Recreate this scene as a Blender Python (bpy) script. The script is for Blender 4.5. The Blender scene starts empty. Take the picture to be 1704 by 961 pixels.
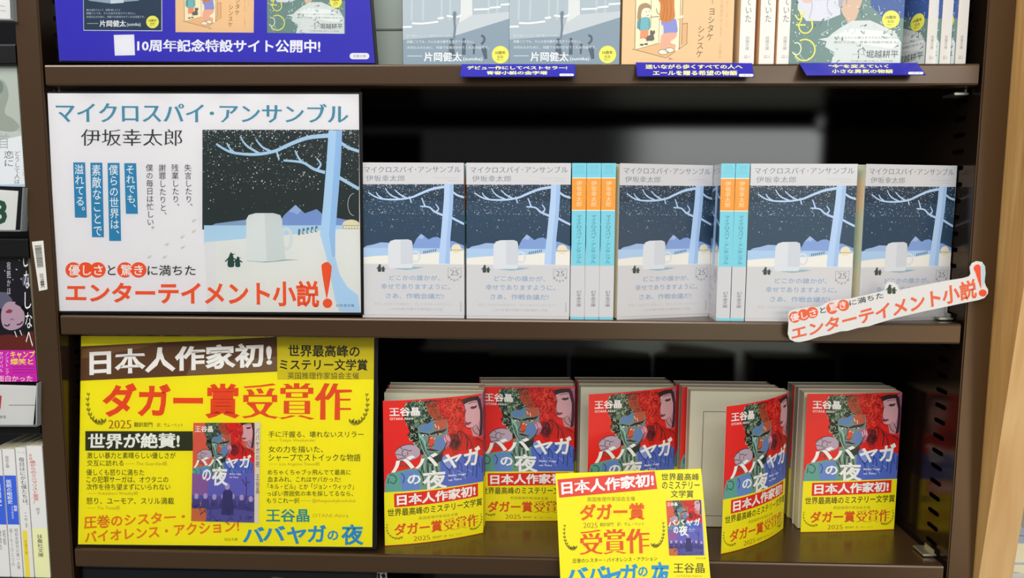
import bpy, bmesh, math, random
from mathutils import Vector, Matrix
from mathutils.geometry import tessellate_polygon
random.seed(7)
S = bpy.context.scene
COL = S.collection

# ------------------------------------------------------------------ camera, world, lights
F_PX = 1230.0
CAM = Vector((0.0339, -0.7289, 0.1099))
PITCH, YAW, ROLL = -0.1083, 0.0326, -0.0049
ROT = Matrix.Rotation(YAW, 3, 'Z') @ Matrix.Rotation(PITCH, 3, 'X') @ Matrix.Rotation(ROLL, 3, 'Y')   # columns: right, forward, up
cam = bpy.data.cameras.new('camera')
cam.sensor_width = 36.0
cam.lens = F_PX * 36.0 / 1704.0
cam.clip_start = 0.01
cam_o = bpy.data.objects.new('camera', cam)
COL.objects.link(cam_o)
r, f, u = ROT.col[0], ROT.col[1], ROT.col[2]
cam_o.matrix_world = Matrix(((r.x, u.x, -f.x, CAM.x), (r.y, u.y, -f.y, CAM.y), (r.z, u.z, -f.z, CAM.z), (0, 0, 0, 1)))
S.camera = cam_o

S.view_settings.view_transform = 'Standard'
S.view_settings.look = 'None'
S.view_settings.exposure = 0.0
S.view_settings.gamma = 1.0
S.view_settings.use_curve_mapping = False

world = bpy.data.worlds.new('shop_air')
S.world = world
world.use_nodes = True
world.node_tree.nodes['Background'].inputs['Color'].default_value = (0.95, 0.97, 1.0, 1)
world.node_tree.nodes['Background'].inputs['Strength'].default_value = 0.20

def area(name, loc, target, sx, sy, power, color=(1, 1, 1)):
    L = bpy.data.lights.new(name, 'AREA')
    L.shape = 'RECTANGLE'; L.size = sx; L.size_y = sy; L.energy = power; L.color = color
    o = bpy.data.objects.new(name, L)
    COL.objects.link(o)
    o.location = loc
    o.rotation_euler = (Vector(target) - Vector(loc)).to_track_quat('-Z', 'Y').to_euler()
    return o
# rows of ceiling tubes over the aisle, and unseen fill lights added for panel and lip reflections
area('ceiling_light', (-0.55, -1.05, 1.45), (-0.1, -0.05, 0.0), 2.4, 0.35, 25)
area('ceiling_light', (-0.3, -2.4, 1.55), (-0.1, 0, 0.0), 3.0, 0.5, 43)
area('reflection_fill_light', (1.32, -3.2, 0.52), (1.27, 0, 0.52), 1.40, 0.56, 10, (0.95, 1.0, 0.97))  # added unseen source: gives the soft patch mirrored in the back panel, and fill
area('reflection_fill_light', (1.15, -3.2, -0.33), (1.10, 0, -0.33), 1.36, 0.90, 4.5, (0.92, 1.0, 0.80))  # dimmer lower half of the same added source
area('warm_lip_fill', (2.35, -2.6, -0.75), (1.6, 0, -0.5), 1.2, 1.7, 11, (1.0, 0.72, 0.42))  # added unseen warm light, brightens the right ends of the shelf lips
area('reflection_fill_light', (2.3, -3.2, 1.15), (1.6, 0, 0.6), 1.5, 0.6, 13, (0.97, 1.0, 0.95))  # added unseen light for the pale sheen at the top lip's right end

# ------------------------------------------------------------------ helpers
def at(px, py, Y=None, Z=None, X=None):
    """point of the place seen at a measured photo position, at a known depth, height or side"""
    d = ROT @ Vector(((px - 852) / F_PX, 1.0, -(py - 480.5) / F_PX))
    if Y is not None: t = (Y - CAM.y) / d.y
    elif Z is not None: t = (Z - CAM.z) / d.z
    else: t = (X - CAM.x) / d.x
    return CAM + d * t

def lin(c):
    c /= 255.0
    return c / 12.92 if c <= 0.04045 else ((c + 0.055) / 1.055) ** 2.4
MATS = {}
def mat(col, rough=0.5, spec=0.3, metal=0.0, coat=0.0):
    key = (col, rough, spec, metal, coat)
    if key in MATS: return MATS[key]
    m = bpy.data.materials.new('print_%06x' % col)
    m.use_nodes = True
    b = m.node_tree.nodes['Principled BSDF']
    k = 1.0
    rgb = [min(0.9, lin((col >> s) & 255) * k) for s in (16, 8, 0)]
    b.inputs['Base Color'].default_value = (*rgb, 1)
    b.inputs['Roughness'].default_value = rough
    b.inputs['Specular IOR Level'].default_value = spec
    b.inputs['Metallic'].default_value = metal
    b.inputs['Coat Weight'].default_value = coat
    b.inputs['Coat Roughness'].default_value = 0.12
    MATS[key] = m
    return m
def nodes_of(m): return m.node_tree.nodes, m.node_tree.links

def satin_metal(name, col, rough, spec, bump=0.02):
    m = mat(col, rough, spec, 0.0).copy(); m.name = name
    n, l = nodes_of(m)
    b = n['Principled BSDF']
    t = n.new('ShaderNodeTexNoise'); t.inputs['Scale'].default_value = 900; t.inputs['Detail'].default_value = 2
    bp = n.new('ShaderNodeBump'); bp.inputs['Strength'].default_value = bump; bp.inputs['Distance'].default_value = 0.001
    co = n.new('ShaderNodeTexCoord')
    l.new(co.outputs['Object'], t.inputs['Vector']); l.new(t.outputs['Fac'], bp.inputs['Height']); l.new(bp.outputs['Normal'], b.inputs['Normal'])
    return m
def lacquer(name, col, gloss, rough, ior):
    """dark lacquered steel with a clean soft-edged sheen"""
    m = bpy.data.materials.new(name); m.use_nodes = True
    n, l = nodes_of(m); n.remove(n['Principled BSDF'])
    df = n.new('ShaderNodeBsdfDiffuse'); gl = n.new('ShaderNodeBsdfGlossy'); mx = n.new('ShaderNodeMixShader'); fr = n.new('ShaderNodeFresnel')
    gl.distribution = 'BECKMANN'; gl.inputs['Roughness'].default_value = rough
    for nd, c in ((df, col), (gl, gloss)): nd.inputs['Color'].default_value = (*[lin((c >> s) & 255) for s in (16, 8, 0)], 1)
    fr.inputs['IOR'].default_value = ior
    l.new(fr.outputs[0], mx.inputs['Fac']); l.new(df.outputs[0], mx.inputs[1]); l.new(gl.outputs[0], mx.inputs[2])
    l.new(mx.outputs[0], n['Material Output'].inputs['Surface'])
    return m
M_BROWN = satin_metal('brown_enamel', 0x4e3821, 0.25, 0.9)
M_BROWN.node_tree.nodes['Principled BSDF'].inputs['Metallic'].default_value = 0.4
M_BACK = lacquer('black_enamel', 0x08080a, 0xffffff, 0.13, 1.6)
M_SIDE = lacquer('dark_brown_enamel', 0x1c140f, 0xffe6cc, 0.2, 1.42)
M_HOLE = mat(0x050505, 0.9, 0.0)
M_STEEL = mat(0xb8b8b0, 0.3, 0.5, 0.9)
M_BLACK = mat(0x0b0b0c, 0.45, 0.3)

def wood(name, c1, c2, scale):
    m = bpy.data.materials.new(name); m.use_nodes = True
    n, l = nodes_of(m); b = n['Principled BSDF']
    co = n.new('ShaderNodeTexCoord'); mp = n.new('ShaderNodeMapping')
    mp.inputs['Scale'].default_value = (60 * scale, 60 * scale, 3.0 * scale)
    t = n.new('ShaderNodeTexNoise'); t.inputs['Scale'].default_value = 2.2; t.inputs['Detail'].default_value = 6; t.inputs['Distortion'].default_value = 0.6
    rp = n.new('ShaderNodeValToRGB')
    rp.color_ramp.elements[0].position = 0.3; rp.color_ramp.elements[1].position = 0.72
    for e, c in zip(rp.color_ramp.elements, (c1, c2)):
        e.color = (*[lin((c >> s) & 255) for s in (16, 8, 0)], 1)
    l.new(co.outputs['Object'], mp.inputs['Vector']); l.new(mp.outputs['Vector'], t.inputs['Vector'])
    l.new(t.outputs['Fac'], rp.inputs['Fac']); l.new(rp.outputs['Color'], b.inputs['Base Color'])
    b.inputs['Roughness'].default_value = 0.45
    return m
M_WOOD = wood('oak_edge', 0xc8924f, 0xe6b771, 1.0)
M_WOOD2 = wood('oak_face', 0xc99a60, 0xdcb47c, 0.45)

def pages_mat():
    m = bpy.data.materials.new('book_pages'); m.use_nodes = True
    n, l = nodes_of(m); b = n['Principled BSDF']
    co = n.new('ShaderNodeTexCoord'); mp = n.new('ShaderNodeMapping')
    mp.inputs['Scale'].default_value = (1, 900, 1)
    t = n.new('ShaderNodeTexNoise'); t.inputs['Scale'].default_value = 3; t.inputs['Detail'].default_value = 3
    rp = n.new('ShaderNodeValToRGB')
    rp.color_ramp.elements[0].position = 0.3; rp.color_ramp.elements[1].position = 0.65
    for e, c in zip(rp.color_ramp.elements, (0xd6cba2, 0xf0e7c6)):
        e.color = (*[lin((c >> s) & 255) for s in (16, 8, 0)], 1)
    l.new(co.outputs['Object'], mp.inputs['Vector']); l.new(mp.outputs['Vector'], t.inputs['Vector'])
    l.new(t.outputs['Fac'], rp.inputs['Fac']); l.new(rp.outputs['Color'], b.inputs['Base Color'])
    b.inputs['Roughness'].default_value = 0.8
    return m
M_PAGES = pages_mat()

def film_mat(name, amount, wrinkle, scale, rough=0.08):
    """clear plastic film: see-through with a wrinkled gloss"""
    m = bpy.data.materials.new(name); m.use_nodes = True
    n, l = nodes_of(m)
    n.remove(n['Principled BSDF'])
    out = n['Material Output']
    tr = n.new('ShaderNodeBsdfTransparent'); gl = n.new('ShaderNodeBsdfGlossy'); mx = n.new('ShaderNodeMixShader')
    gl.inputs['Roughness'].default_value = rough
    lw = n.new('ShaderNodeFresnel'); lw.inputs['IOR'].default_value = amount
    t = n.new('ShaderNodeTexNoise'); t.inputs['Scale'].default_value = scale; t.inputs['Detail'].default_value = 1.5; t.inputs['Distortion'].default_value = 1.2
    co = n.new('ShaderNodeTexCoord')
    bp = n.new('ShaderNodeBump'); bp.inputs['Strength'].default_value = wrinkle; bp.inputs['Distance'].default_value = 0.01
    l.new(co.outputs['Object'], t.inputs['Vector']); l.new(t.outputs['Fac'], bp.inputs['Height'])
    l.new(bp.outputs['Normal'], gl.inputs['Normal'])
    l.new(lw.outputs['Fac'], mx.inputs['Fac']); l.new(tr.outputs[0], mx.inputs[1]); l.new(gl.outputs[0], mx.inputs[2])
    l.new(mx.outputs[0], out.inputs['Surface'])
    return m
M_SLEEVE = film_mat('clear_sleeve', 1.3, 0.45, 9)
M_WRAP = film_mat('shrink_wrap', 1.3, 0.4, 22, 0.12)

def link(name, me, parent=None, loc=None):
    o = bpy.data.objects.new(name, me)
    COL.objects.link(o)
    if parent is not None: o.parent = parent
    if loc is not None: o.location = loc
    return o
def tag(o, label=None, cat=None, group=None, kind=None):
    if label: o['label'] = label
    if cat: o['category'] = cat
    if group: o['group'] = group
    if kind: o['kind'] = kind
    return o
def empty(name, loc=(0, 0, 0), rot=(0, 0, 0)):
    o = bpy.data.objects.new(name, None)
    COL.objects.link(o)
    o.location = loc; o.rotation_euler = rot
    o.empty_display_size = 0.02
    return o
class MB:
    def __init__(s): s.v = []; s.f = []; s.m = []; s.mats = []
    def mi(s, m):
        if m not in s.mats: s.mats.append(m)
        return s.mats.index(m)
    def add(s, vs, fs, m):
        o = len(s.v); s.v += [tuple(x) for x in vs]
        s.f += [tuple(i + o for i in fc) for fc in fs]; s.m += [s.mi(m)] * len(fs)
    def box(s, x0, x1, y0, y1, z0, z1, m):
        s.add([(x0, y0, z0), (x1, y0, z0), (x1, y1, z0), (x0, y1, z0), (x0, y0, z1), (x1, y0, z1), (x1, y1, z1), (x0, y1, z1)],
              [(0, 3, 2, 1), (4, 5, 6, 7), (0, 1, 5, 4), (1, 2, 6, 5), (2, 3, 7, 6), (3, 0, 4, 7)], m)
    def hexa(s, b, t, m):
        s.add(list(b) + list(t), [(0, 3, 2, 1), (4, 5, 6, 7), (0, 1, 5, 4), (1, 2, 6, 5), (2, 3, 7, 6), (3, 0, 4, 7)], m)
    def build(s, name, parent=None, loc=None, bevel=0.0):
        me = bpy.data.meshes.new(name)
        me.from_pydata(s.v, [], s.f)
        for m in s.mats: me.materials.append(m)
        me.polygons.foreach_set('material_index', s.m)
        if bevel > 0:
            bm = bmesh.new(); bm.from_mesh(me)
            bmesh.ops.bevel(bm, geom=[e for e in bm.edges], offset=bevel, segments=2, affect='EDGES', clamp_overlap=True)
            bm.to_mesh(me); bm.free()
        return link(name, me, parent, loc)

# ------------------------------------------------------------------ lettering
GLY = {}
def glyphs(s, bx=0.0, by=0.0):
    """flat outline mesh of a string; strokes fattened by bx across and by up (in ems)"""
    key = (s, bx, by)
    if key in GLY: return GLY[key]
    c = bpy.data.curves.new('lettering', 'FONT')
    c.body = s; c.size = 1; c.resolution_u = 2
    o = bpy.data.objects.new('lettering', c)
    COL.objects.link(o)
    dg = bpy.context.evaluated_depsgraph_get()
    me = bpy.data.meshes.new_from_object(o.evaluated_get(dg))
    bpy.data.objects.remove(o); bpy.data.curves.remove(c)
    V = [[v.co.x, v.co.y] for v in me.vertices]
    FS = [tuple(p.vertices) for p in me.polygons]
    bpy.data.meshes.remove(me)
    if bx or by:
        cnt = {}
        for fc in FS:
            a = 0.0
            for i in range(len(fc)):
                p, q = V[fc[i]], V[fc[(i + 1) % len(fc)]]
                a += p[0] * q[1] - q[0] * p[1]
            ff = fc if a > 0 else fc[::-1]
            for i in range(len(ff)):
                e = (ff[i], ff[(i + 1) % len(ff)])
                cnt[e] = cnt.get(e, 0) + 1
        nn = {}
        for (a, b) in cnt:
            if (b, a) in cnt: continue
            dx, dy = V[b][0] - V[a][0], V[b][1] - V[a][1]
            L = math.hypot(dx, dy) or 1e-9
            for k in (a, b): nn.setdefault(k, []).append((dy / L, -dx / L))
        for k, ns in nn.items():
            x, y = sum(a for a, _ in ns), sum(b for _, b in ns)
            L = math.hypot(x, y)
            if L < 1e-6: continue
            cs = max(0.55, L / len(ns))
            V[k][0] += bx * x / L / cs; V[k][1] += by * y / L / cs
    GLY[key] = (V, FS)
    return GLY[key]

def homography(src, dst):
    A = []; B = []
    for (x, y), (X, Y) in zip(src, dst):
        A.append([x, y, 1, 0, 0, 0, -x * X, -y * X]); B.append(X)
        A.append([0, 0, 0, x, y, 1, -x * Y, -y * Y]); B.append(Y)
    n = 8
    M = [a + [b] for a, b in zip(A, B)]
    for i in range(n):
        p = max(range(i, n), key=lambda k: abs(M[k][i])); M[i], M[p] = M[p], M[i]
        for k in range(n):
            if k != i:
                q = M[k][i] / M[i][i]
                M[k] = [a - q * b for a, b in zip(M[k], M[i])]
    h = [M[i][n] / M[i][i] for i in range(n)]
    def fn(x, y):
        w = h[6] * x + h[7] * y + 1
        return ((h[0] * x + h[1] * y + h[2]) / w, (h[3] * x + h[4] * y + h[5]) / w)
    return fn

def smooth(pts, closed=False, n=4):
    out = []; N = len(pts)
    rng = range(N) if closed else range(N - 1)
    g = (lambda i: pts[i % N]) if closed else (lambda i: pts[max(0, min(N - 1, i))])
    for i in rng:
        p0, p1, p2, p3 = g(i - 1), g(i), g(i + 1), g(i + 2)
        for k in range(n):
            t = k / n
            out.append(tuple(0.5 * (2 * p1[j] + (p2[j] - p0[j]) * t + (2 * p0[j] - 5 * p1[j] + 4 * p2[j] - p3[j]) * t * t
                                    + (3 * p1[j] - p0[j] - 3 * p2[j] + p3[j]) * t ** 3) for j in (0, 1)))
    if not closed: out.append(tuple(pts[-1]))
    return out

class Art:
    """printed matter: flat shapes in a design frame, mapped to the sheet (origin lower left)"""
    def __init__(s, quad, w, h, more=0.0):
        s.quad, s.w, s.h, s.umax = quad, w, h, w + more
        s.fn = homography(quad, [(0, h), (w, h), (w, 0), (0, 0)])
        s.items = []; s.pre = None; s.boxes = []
    def push(s, src, dst, clip=None):
        s.pre = homography(src, dst); s.clip = clip
    def pop(s): s.pre = None
    def raw(s, P, F, col):
        if s.pre:
            if s.clip: P = [(min(max(x, s.clip[0]), s.clip[2]), min(max(y, s.clip[1]), s.clip[3])) for x, y in P]
            P = [s.pre(*p) for p in P]
        Q = [(min(max(x, 0.0), s.umax), min(max(y, 0.0), s.h)) for x, y in (s.fn(*p) for p in P)]
        xs = [q[0] for q in Q]; ys = [q[1] for q in Q]
        bb = (min(xs), min(ys), max(xs), max(ys))
        lay = 1
        for b, l in s.boxes:
            if b[0] < bb[2] and bb[0] < b[2] and b[1] < bb[3] and bb[1] < b[3]: lay = max(lay, l + 1)
        s.boxes.append((bb, lay))
        s.items.append((Q, F, col, lay))
    def polys(s, L, col):
        P = []; F = []
        for pts in L:
            o = len(P); P += pts
            if len(pts) == 4 or len(pts) == 3: F.append(tuple(range(o, o + len(pts))))
            else:
                F += [tuple(i + o for i in t) for t in tessellate_polygon([[Vector((x, y, 0)) for x, y in pts]])]
        s.raw(P, F, col)
    def poly(s, pts, col, sm=False):
        s.polys([smooth(pts, True) if sm else pts], col)
    def rect(s, x0, y0, x1, y1, col): s.poly([(x0, y0), (x1, y0), (x1, y1), (x0, y1)], col)
    def rrect(s, x0, y0, x1, y1, rad, col):
        P = []
        for cx, cy, a in ((x1 - rad, y0 + rad, -90), (x1 - rad, y1 - rad, 0), (x0 + rad, y1 - rad, 90), (x0 + rad, y0 + rad, 180)):
            for k in range(6):
                t = math.radians(a + k * 18); P.append((cx + rad * math.cos(t), cy + rad * math.sin(t)))
        s.poly(P, col)
    def ell(s, cx, cy, rx, ry, col, n=20, rot=0.0):
        c, q = math.cos(rot), math.sin(rot)
        P = []
        for k in range(n):
            a = 2 * math.pi * k / n; x, y = rx * math.cos(a), ry * math.sin(a)
            P.append((cx + x * c - y * q, cy + x * q + y * c))
        s.poly(P, col)
    def strokes(s, L, width, col, sm=True, taper=0.0):
        P = []; F = []
        for pts in L:
            p = smooth(pts) if sm and len(pts) > 2 else pts
            o = len(P); n = len(p)
            for i in range(n):
                a, b = p[max(0, i - 1)], p[min(n - 1, i + 1)]
                dx, dy = b[0] - a[0], b[1] - a[1]; L_ = math.hypot(dx, dy) or 1
                w = width / 2 * (1 - taper * i / (n - 1))
                P += [(p[i][0] - dy / L_ * w, p[i][1] + dx / L_ * w), (p[i][0] + dy / L_ * w, p[i][1] - dx / L_ * w)]
            F += [(o + 2 * i, o + 2 * i + 1, o + 2 * i + 3, o + 2 * i + 2) for i in range(n - 1)]
        s.raw(P, F, col)
    def stroke(s, pts, width, col, sm=True, taper=0.0): s.strokes([pts], width, col, sm, taper)
    def ring(s, cx, cy, rx, ry, width, col, a0=0, a1=360, n=22):
        s.stroke([(cx + rx * math.cos(math.radians(a0 + (a1 - a0) * k / n)), cy + ry * math.sin(math.radians(a0 + (a1 - a0) * k / n))) for k in range(n + 1)], width, col, False)
    def dots(s, L, col, n=6):
        P = []; F = []
        for x, y, rr in L:
            o = len(P)
            P += [(x + rr * math.cos(2 * math.pi * k / n), y + rr * math.sin(2 * math.pi * k / n)) for k in range(n)]
            F.append(tuple(range(o, o + n)))
        s.raw(P, F, col)
    def txt(s, t, box, col, b=0.0, m=None):
        """line of lettering whose ink fills a box (x0,y0,x1,y1) or a quad TL,TR,BR,BL"""
        bx, by = m if m else (b, b)
        V, F = glyphs(t, bx, by)
        if not V: return
        x0 = min(v[0] for v in V); x1 = max(v[0] for v in V); y0 = min(v[1] for v in V); y1 = max(v[1] for v in V)
        if len(box) == 4 and not isinstance(box[0], tuple):
            a, c, d, e = box; box = ((a, c), (d, c), (d, e), (a, e))
        TL, TR, BR, BL = box
        P = []
        for x, y in V:
            p, q = (x - x0) / (x1 - x0), (y1 - y) / (y1 - y0)
            P.append(tuple((TL[k] * (1 - p) + TR[k] * p) * (1 - q) + (BL[k] * (1 - p) + BR[k] * p) * q for k in (0, 1)))
        s.raw(P, F, col)
    def vtxt(s, t, x0, y0, x1, y1, col, b=0.0, m=None, drift=0.0):
        n = len(t); ch = (y1 - y0) / n; w = x1 - x0
        bx, by = m if m else (b, b)
        P = []; FF = []
        for i, c in enumerate(t):
            if c in ' 　': continue
            V, F = glyphs(c, bx, by)
            o = len(P); sh = drift * i / max(1, n - 1)
            for x, y in V:
                if c in 'ー―': x, y = y + 0.12, 0.88 - x
                elif c in '、。': x += 0.6; y += 0.58
                P.append((x0 + sh + x * w, y0 + (i + (0.88 - y)) * ch))
            FF += [tuple(k + o for k in fc) for fc in F]
        s.raw(P, FF, col)
    def laurel(s, cx, cy, rx, ry, side, col, n=9, size=12):
        """half wreath open at the top"""
        L = []
        stem = []
        for k in range(n):
            a = math.radians(200 - 130 * k / (n - 1)) if side < 0 else math.radians(-20 + 130 * k / (n - 1))
            x, y = cx + rx * math.cos(a), cy + ry * math.sin(a)
            stem.append((x, y))
            for sgn in (-1, 1):
                tx = (0.5 * sgn + 0.15 * side); ty = -1.0
                l = size * (0.7 + 0.6 * k / n)
                ex, ey = x + tx * l, y + ty * l
                nx, ny = -(ey - y), ex - x
                L.append([(x, y), ((x + ex) / 2 + nx * 0.22, (y + ey) / 2 + ny * 0.22), (ex, ey), ((x + ex) / 2 - nx * 0.22, (y + ey) / 2 - ny * 0.22)])
        s.polys(L, col)
        s.stroke(stem, size * 0.12, col, False)

DZ = 1.6e-5
def fill(mb, art, fn, base, cuts=None, rough=0.5, spec=0.3, coat=0.0):
    """lay the printed shapes of art on a surface given by fn(u, v, offset)"""
    for Q, F, col, lay in art.items:
        m = mat(col, rough, spec, 0.0, coat)
        if cuts:
            bm = bmesh.new()
            vs = [bm.verts.new((x, y, 0)) for x, y in Q]
            for fc in F:
                try: bm.faces.new([vs[i] for i in fc])
                except ValueError: pass
            x0 = min(q[0] for q in Q); x1 = max(q[0] for q in Q)
            for c in cuts:
                if x0 < c < x1:
                    bmesh.ops.bisect_plane(bm, geom=bm.verts[:] + bm.edges[:] + bm.faces[:], dist=1e-7, plane_co=(c, 0, 0), plane_no=(1, 0, 0))
            bm.verts.index_update()
            Q = [(v.co.x, v.co.y) for v in bm.verts]
            F = [tuple(v.index for v in fc.verts) for fc in bm.faces]
            bm.free()
        mb.add([fn(x, y, base + lay * DZ) for x, y in Q], F, m)

def patch(p00, p10, p11, p01):
    """flat card spanned by four corners (lower left, lower right, upper right, upper left)"""
    nrm = ((p10 - p00).cross(p01 - p00)).normalized()
    def fn(u_, v_, off):
        return p00 * (1 - u_) * (1 - v_) + p10 * u_ * (1 - v_) + p11 * u_ * v_ + p01 * (1 - u_) * v_ + nrm * off
    return fn
def planar(px, ys):
    """corners TL, TR, BR, BL of a flat card; the plane is fixed by TL, TR and BL"""
    TL, TR, BL = at(*px[0], Y=ys[0]), at(*px[1], Y=ys[1]), at(*px[3], Y=ys[3])
    nn = (TR - TL).cross(BL - TL)
    d = at(*px[2], Y=0.0) - CAM
    BR = CAM + d * ((TL - CAM).dot(nn) / d.dot(nn))
    return [TL, TR, BR, BL]
def card(name, corners, art, base_col, th=0.0006, parent=None, rough=0.5, spec=0.3, coat=0.0, outline=None, origin=None):
    """a printed card; corners TL, TR, BR, BL in the place; its art uses a 1 x 1 sheet"""
    TL, TR, BR, BL = corners
    origin = origin if origin is not None else (BL + BR) / 2
    fn0 = patch(BL, BR, TR, TL)
    fn = lambda a, b, o: fn0(a, b, o) - origin
    mb = MB()
    bm_ = mat(base_col, rough, spec, 0.0, coat)
    if outline is None: out = [(0, 0), (1, 0), (1, 1), (0, 1)]
    else: out = outline
    n = len(out)
    tris = tessellate_polygon([[Vector((x, y, 0)) for x, y in out]]) if n > 4 else [(0, 1, 2, 3)]
    if outline is None:
        g = 10; fr = [(i * (g + 1) + j, i * (g + 1) + j + 1, (i + 1) * (g + 1) + j + 1, (i + 1) * (g + 1) + j) for i in range(g) for j in range(g)]
        gp = [(j / g, i / g) for i in range(g + 1) for j in range(g + 1)]
        mb.add([fn(x, y, 0) for x, y in gp], fr, bm_); mb.add([fn(x, y, -th) for x, y in gp], [t[::-1] for t in fr], bm_)
    else:
        mb.add([fn(x, y, 0) for x, y in out], tris, bm_)
        mb.add([fn(x, y, -th) for x, y in out], [t[::-1] for t in tris], bm_)
    mb.add([fn(x, y, 0) for x, y in out] + [fn(x, y, -th) for x, y in out], [(i, i + n, (i + 1) % n + n, (i + 1) % n) for i in range(n)], bm_)
    if art: fill(mb, art, fn, 0.00012, None, rough, spec, coat)
    return mb.build(name, parent, None if parent else origin)

# ------------------------------------------------------------------ printed designs
def snow(rng, n, x0, x1, y0, y1, r0, r1):
    L = []
    for _ in range(n):
        y = y0 + (y1 - y0) * rng.random() ** 1.7
        L.append((x0 + (x1 - x0) * rng.random(), y, r0 + (r1 - r0) * rng.random() ** 3))
    return L
def penguin_pair(A, x, y, s_, col):
    """two small birds, one tall and one short, wings out"""
    for dx, k in ((-0.55, 1.0), (0.5, 0.72)):
        X = x + dx * s_; h = s_ * 2.2 * k; w = s_ * 0.36 * k + s_ * 0.08
        A.poly([(X - w, y), (X - w * 1.1, y - h * 0.45), (X - w * 0.6, y - h * 0.78), (X, y - h), (X + w * 0.7, y - h * 0.8), (X + w, y - h * 0.4), (X + w, y)], col, True)
        A.poly([(X + w * 0.3, y - h * 0.92), (X + w * 1.6, y - h * 0.86), (X + w * 0.4, y - h * 0.8)], col)
        A.stroke([(X - w * 0.8, y - h * 0.6), (X - w * 2.0, y - h * 0.35)], s_ * 0.2, col)
        A.stroke([(X + w * 0.8, y - h * 0.6), (X + w * 2.0, y - h * 0.42)], s_ * 0.2, col)

def micro_cover():
    """white-topped winter-night cover; sheet is the front, then the spine"""
    W, H, T = 0.1025, 0.1545, 0.0128
    A = Art([(40, 35), (621, 38), (617, 918), (40, 920)], W, H, T)
    rng = random.Random(3)
    A.txt('マイクロスパイ･アンサンブル', (62, 56, 604, 92), 0x727a84, m=(0.008, -0.008))
    A.txt('伊坂幸太郎', (72, 107, 290, 141), 0x7c838c, m=(0.004, -0.012))
    A.txt('Micro Spy Ensemble', (460, 118, 588, 127), 0xb4b6bd)
    A.txt('Isaka Kotaro', (530, 133, 588, 140), 0xb4b6bd)
    A.rect(40, 158, 621, 525, 0x2b4258)
    A.rect(40, 158, 621, 250, 0x223648)
    A.dots(snow(rng, 760, 42, 618, 160, 330, 0.7, 2.4), 0xdfe6ee)
    A.dots(snow(rng, 110, 42, 618, 300, 440, 0.7, 2.6), 0xdfe6ee)
    A.poly([(322, 528), (350, 470), (378, 438), (398, 452), (420, 470), (445, 458), (470, 455), (500, 472), (560, 480), (621, 505), (621, 528)], 0x7f9bd0)
    A.poly([(350, 470), (378, 438), (398, 452), (385, 470), (372, 463)], 0x9db4dd)
    A.poly([(40, 528), (70, 508), (110, 500), (150, 488), (200, 490), (200, 528)], 0x9bb4da)
    A.rect(40, 520, 621, 612, 0xa9c6e4)
    A.poly([(40, 575), (120, 566), (190, 562), (400, 553), (480, 541), (621, 530), (621, 618), (40, 618)], 0xe8e4da)
    A.ell(575, 522, 28, 27, 0xe6d9b6)
    A.rect(545, 524, 612, 532, 0x9c9a8a); A.dots([(555 + 10 * k, 526, 4) for k in range(6)], 0xe9e2cc)
    tree = 0xb2cbea
    A.stroke([(512, 172), (440, 186), (370, 214), (330, 231), (260, 243), (180, 243), (130, 232), (84, 204)], 15, tree, True, 0.55)
    A.strokes([[(165, 240), (140, 222), (128, 203)], [(262, 242), (215, 222), (192, 200), (180, 178)], [(300, 236), (262, 215), (232, 188)]], 9, tree, True, 0.5)
    A.stroke([(318, 235), (326, 262)], 7, tree)
    A.stroke([(505, 334), (455, 312), (425, 287), (375, 282)], 12, tree, True, 0.4)
    A.strokes([[(402, 282), (393, 258), (384, 234)], [(462, 315), (478, 296), (462, 270)]], 9, tree, True, 0.4)
    A.stroke([(556, 200), (585, 220), (621, 232)], 11, tree); A.stroke([(545, 342), (580, 362), (621, 382)], 12, tree)
    A.poly([(511, 158), (563, 158), (560, 250), (553, 350), (542, 460), (537, 618), (476, 618), (480, 540), (489, 450), (499, 340), (508, 240)], tree)
    A.poly([(541, 158), (563, 158), (560, 250), (553, 350), (542, 460), (537, 618), (512, 618), (522, 450), (536, 300)], 0x9fbce2)
    penguins = [[(392 + 11 * k, 550 - 2 * k), (394 + 11 * k, 536 - 2 * k)] for k in range(7)]
    A.strokes(penguins, 5, 0x43566b)
    A.rect(40, 608, 621, 612, 0xdedbd6)
    A.ring(345, 568, 24, 30, 11, 0xd4d7dc)
    A.poly([(190, 632), (192, 500), (205, 480), (230, 472), (305, 470), (325, 478), (330, 500), (329, 632)], 0xd7d9dd)
    A.poly([(262, 632), (262, 471), (305, 470), (325, 478), (330, 500), (329, 632)], 0xcbced4)
    # spine
    U = lambda a: 621 + (a - 632) * (T / W * 581) / 73.0
    x0, x1 = 621, 621 + T / W * 581
    A.rect(x0, 36, x1, 921, 0x7acbdc)
    A.rect(x0, 119, x1, 303, 0xf4ede0); A.rect(x0, 123, x1, 299, 0xf39a38)
    A.vtxt('伊坂幸太郎', U(654), 136, U(684), 282, 0xf6d9ae)
    A.vtxt('マイクロスパイ・アンサンブル', U(655), 325, U(683), 600, 0x4d7f8e, 0.012)
    A.txt('幻冬舎文庫', (U(650), 52, U(688), 60), 0x4fa5bb); A.strokes([[(U(642), y), (U(695), y)] for y in (66, 86, 96)], 2, 0x5fb4c8)
    A.txt('い-1', (U(655), 72, U(682), 80), 0x4fa5bb)
    return A, W, H, T
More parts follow.
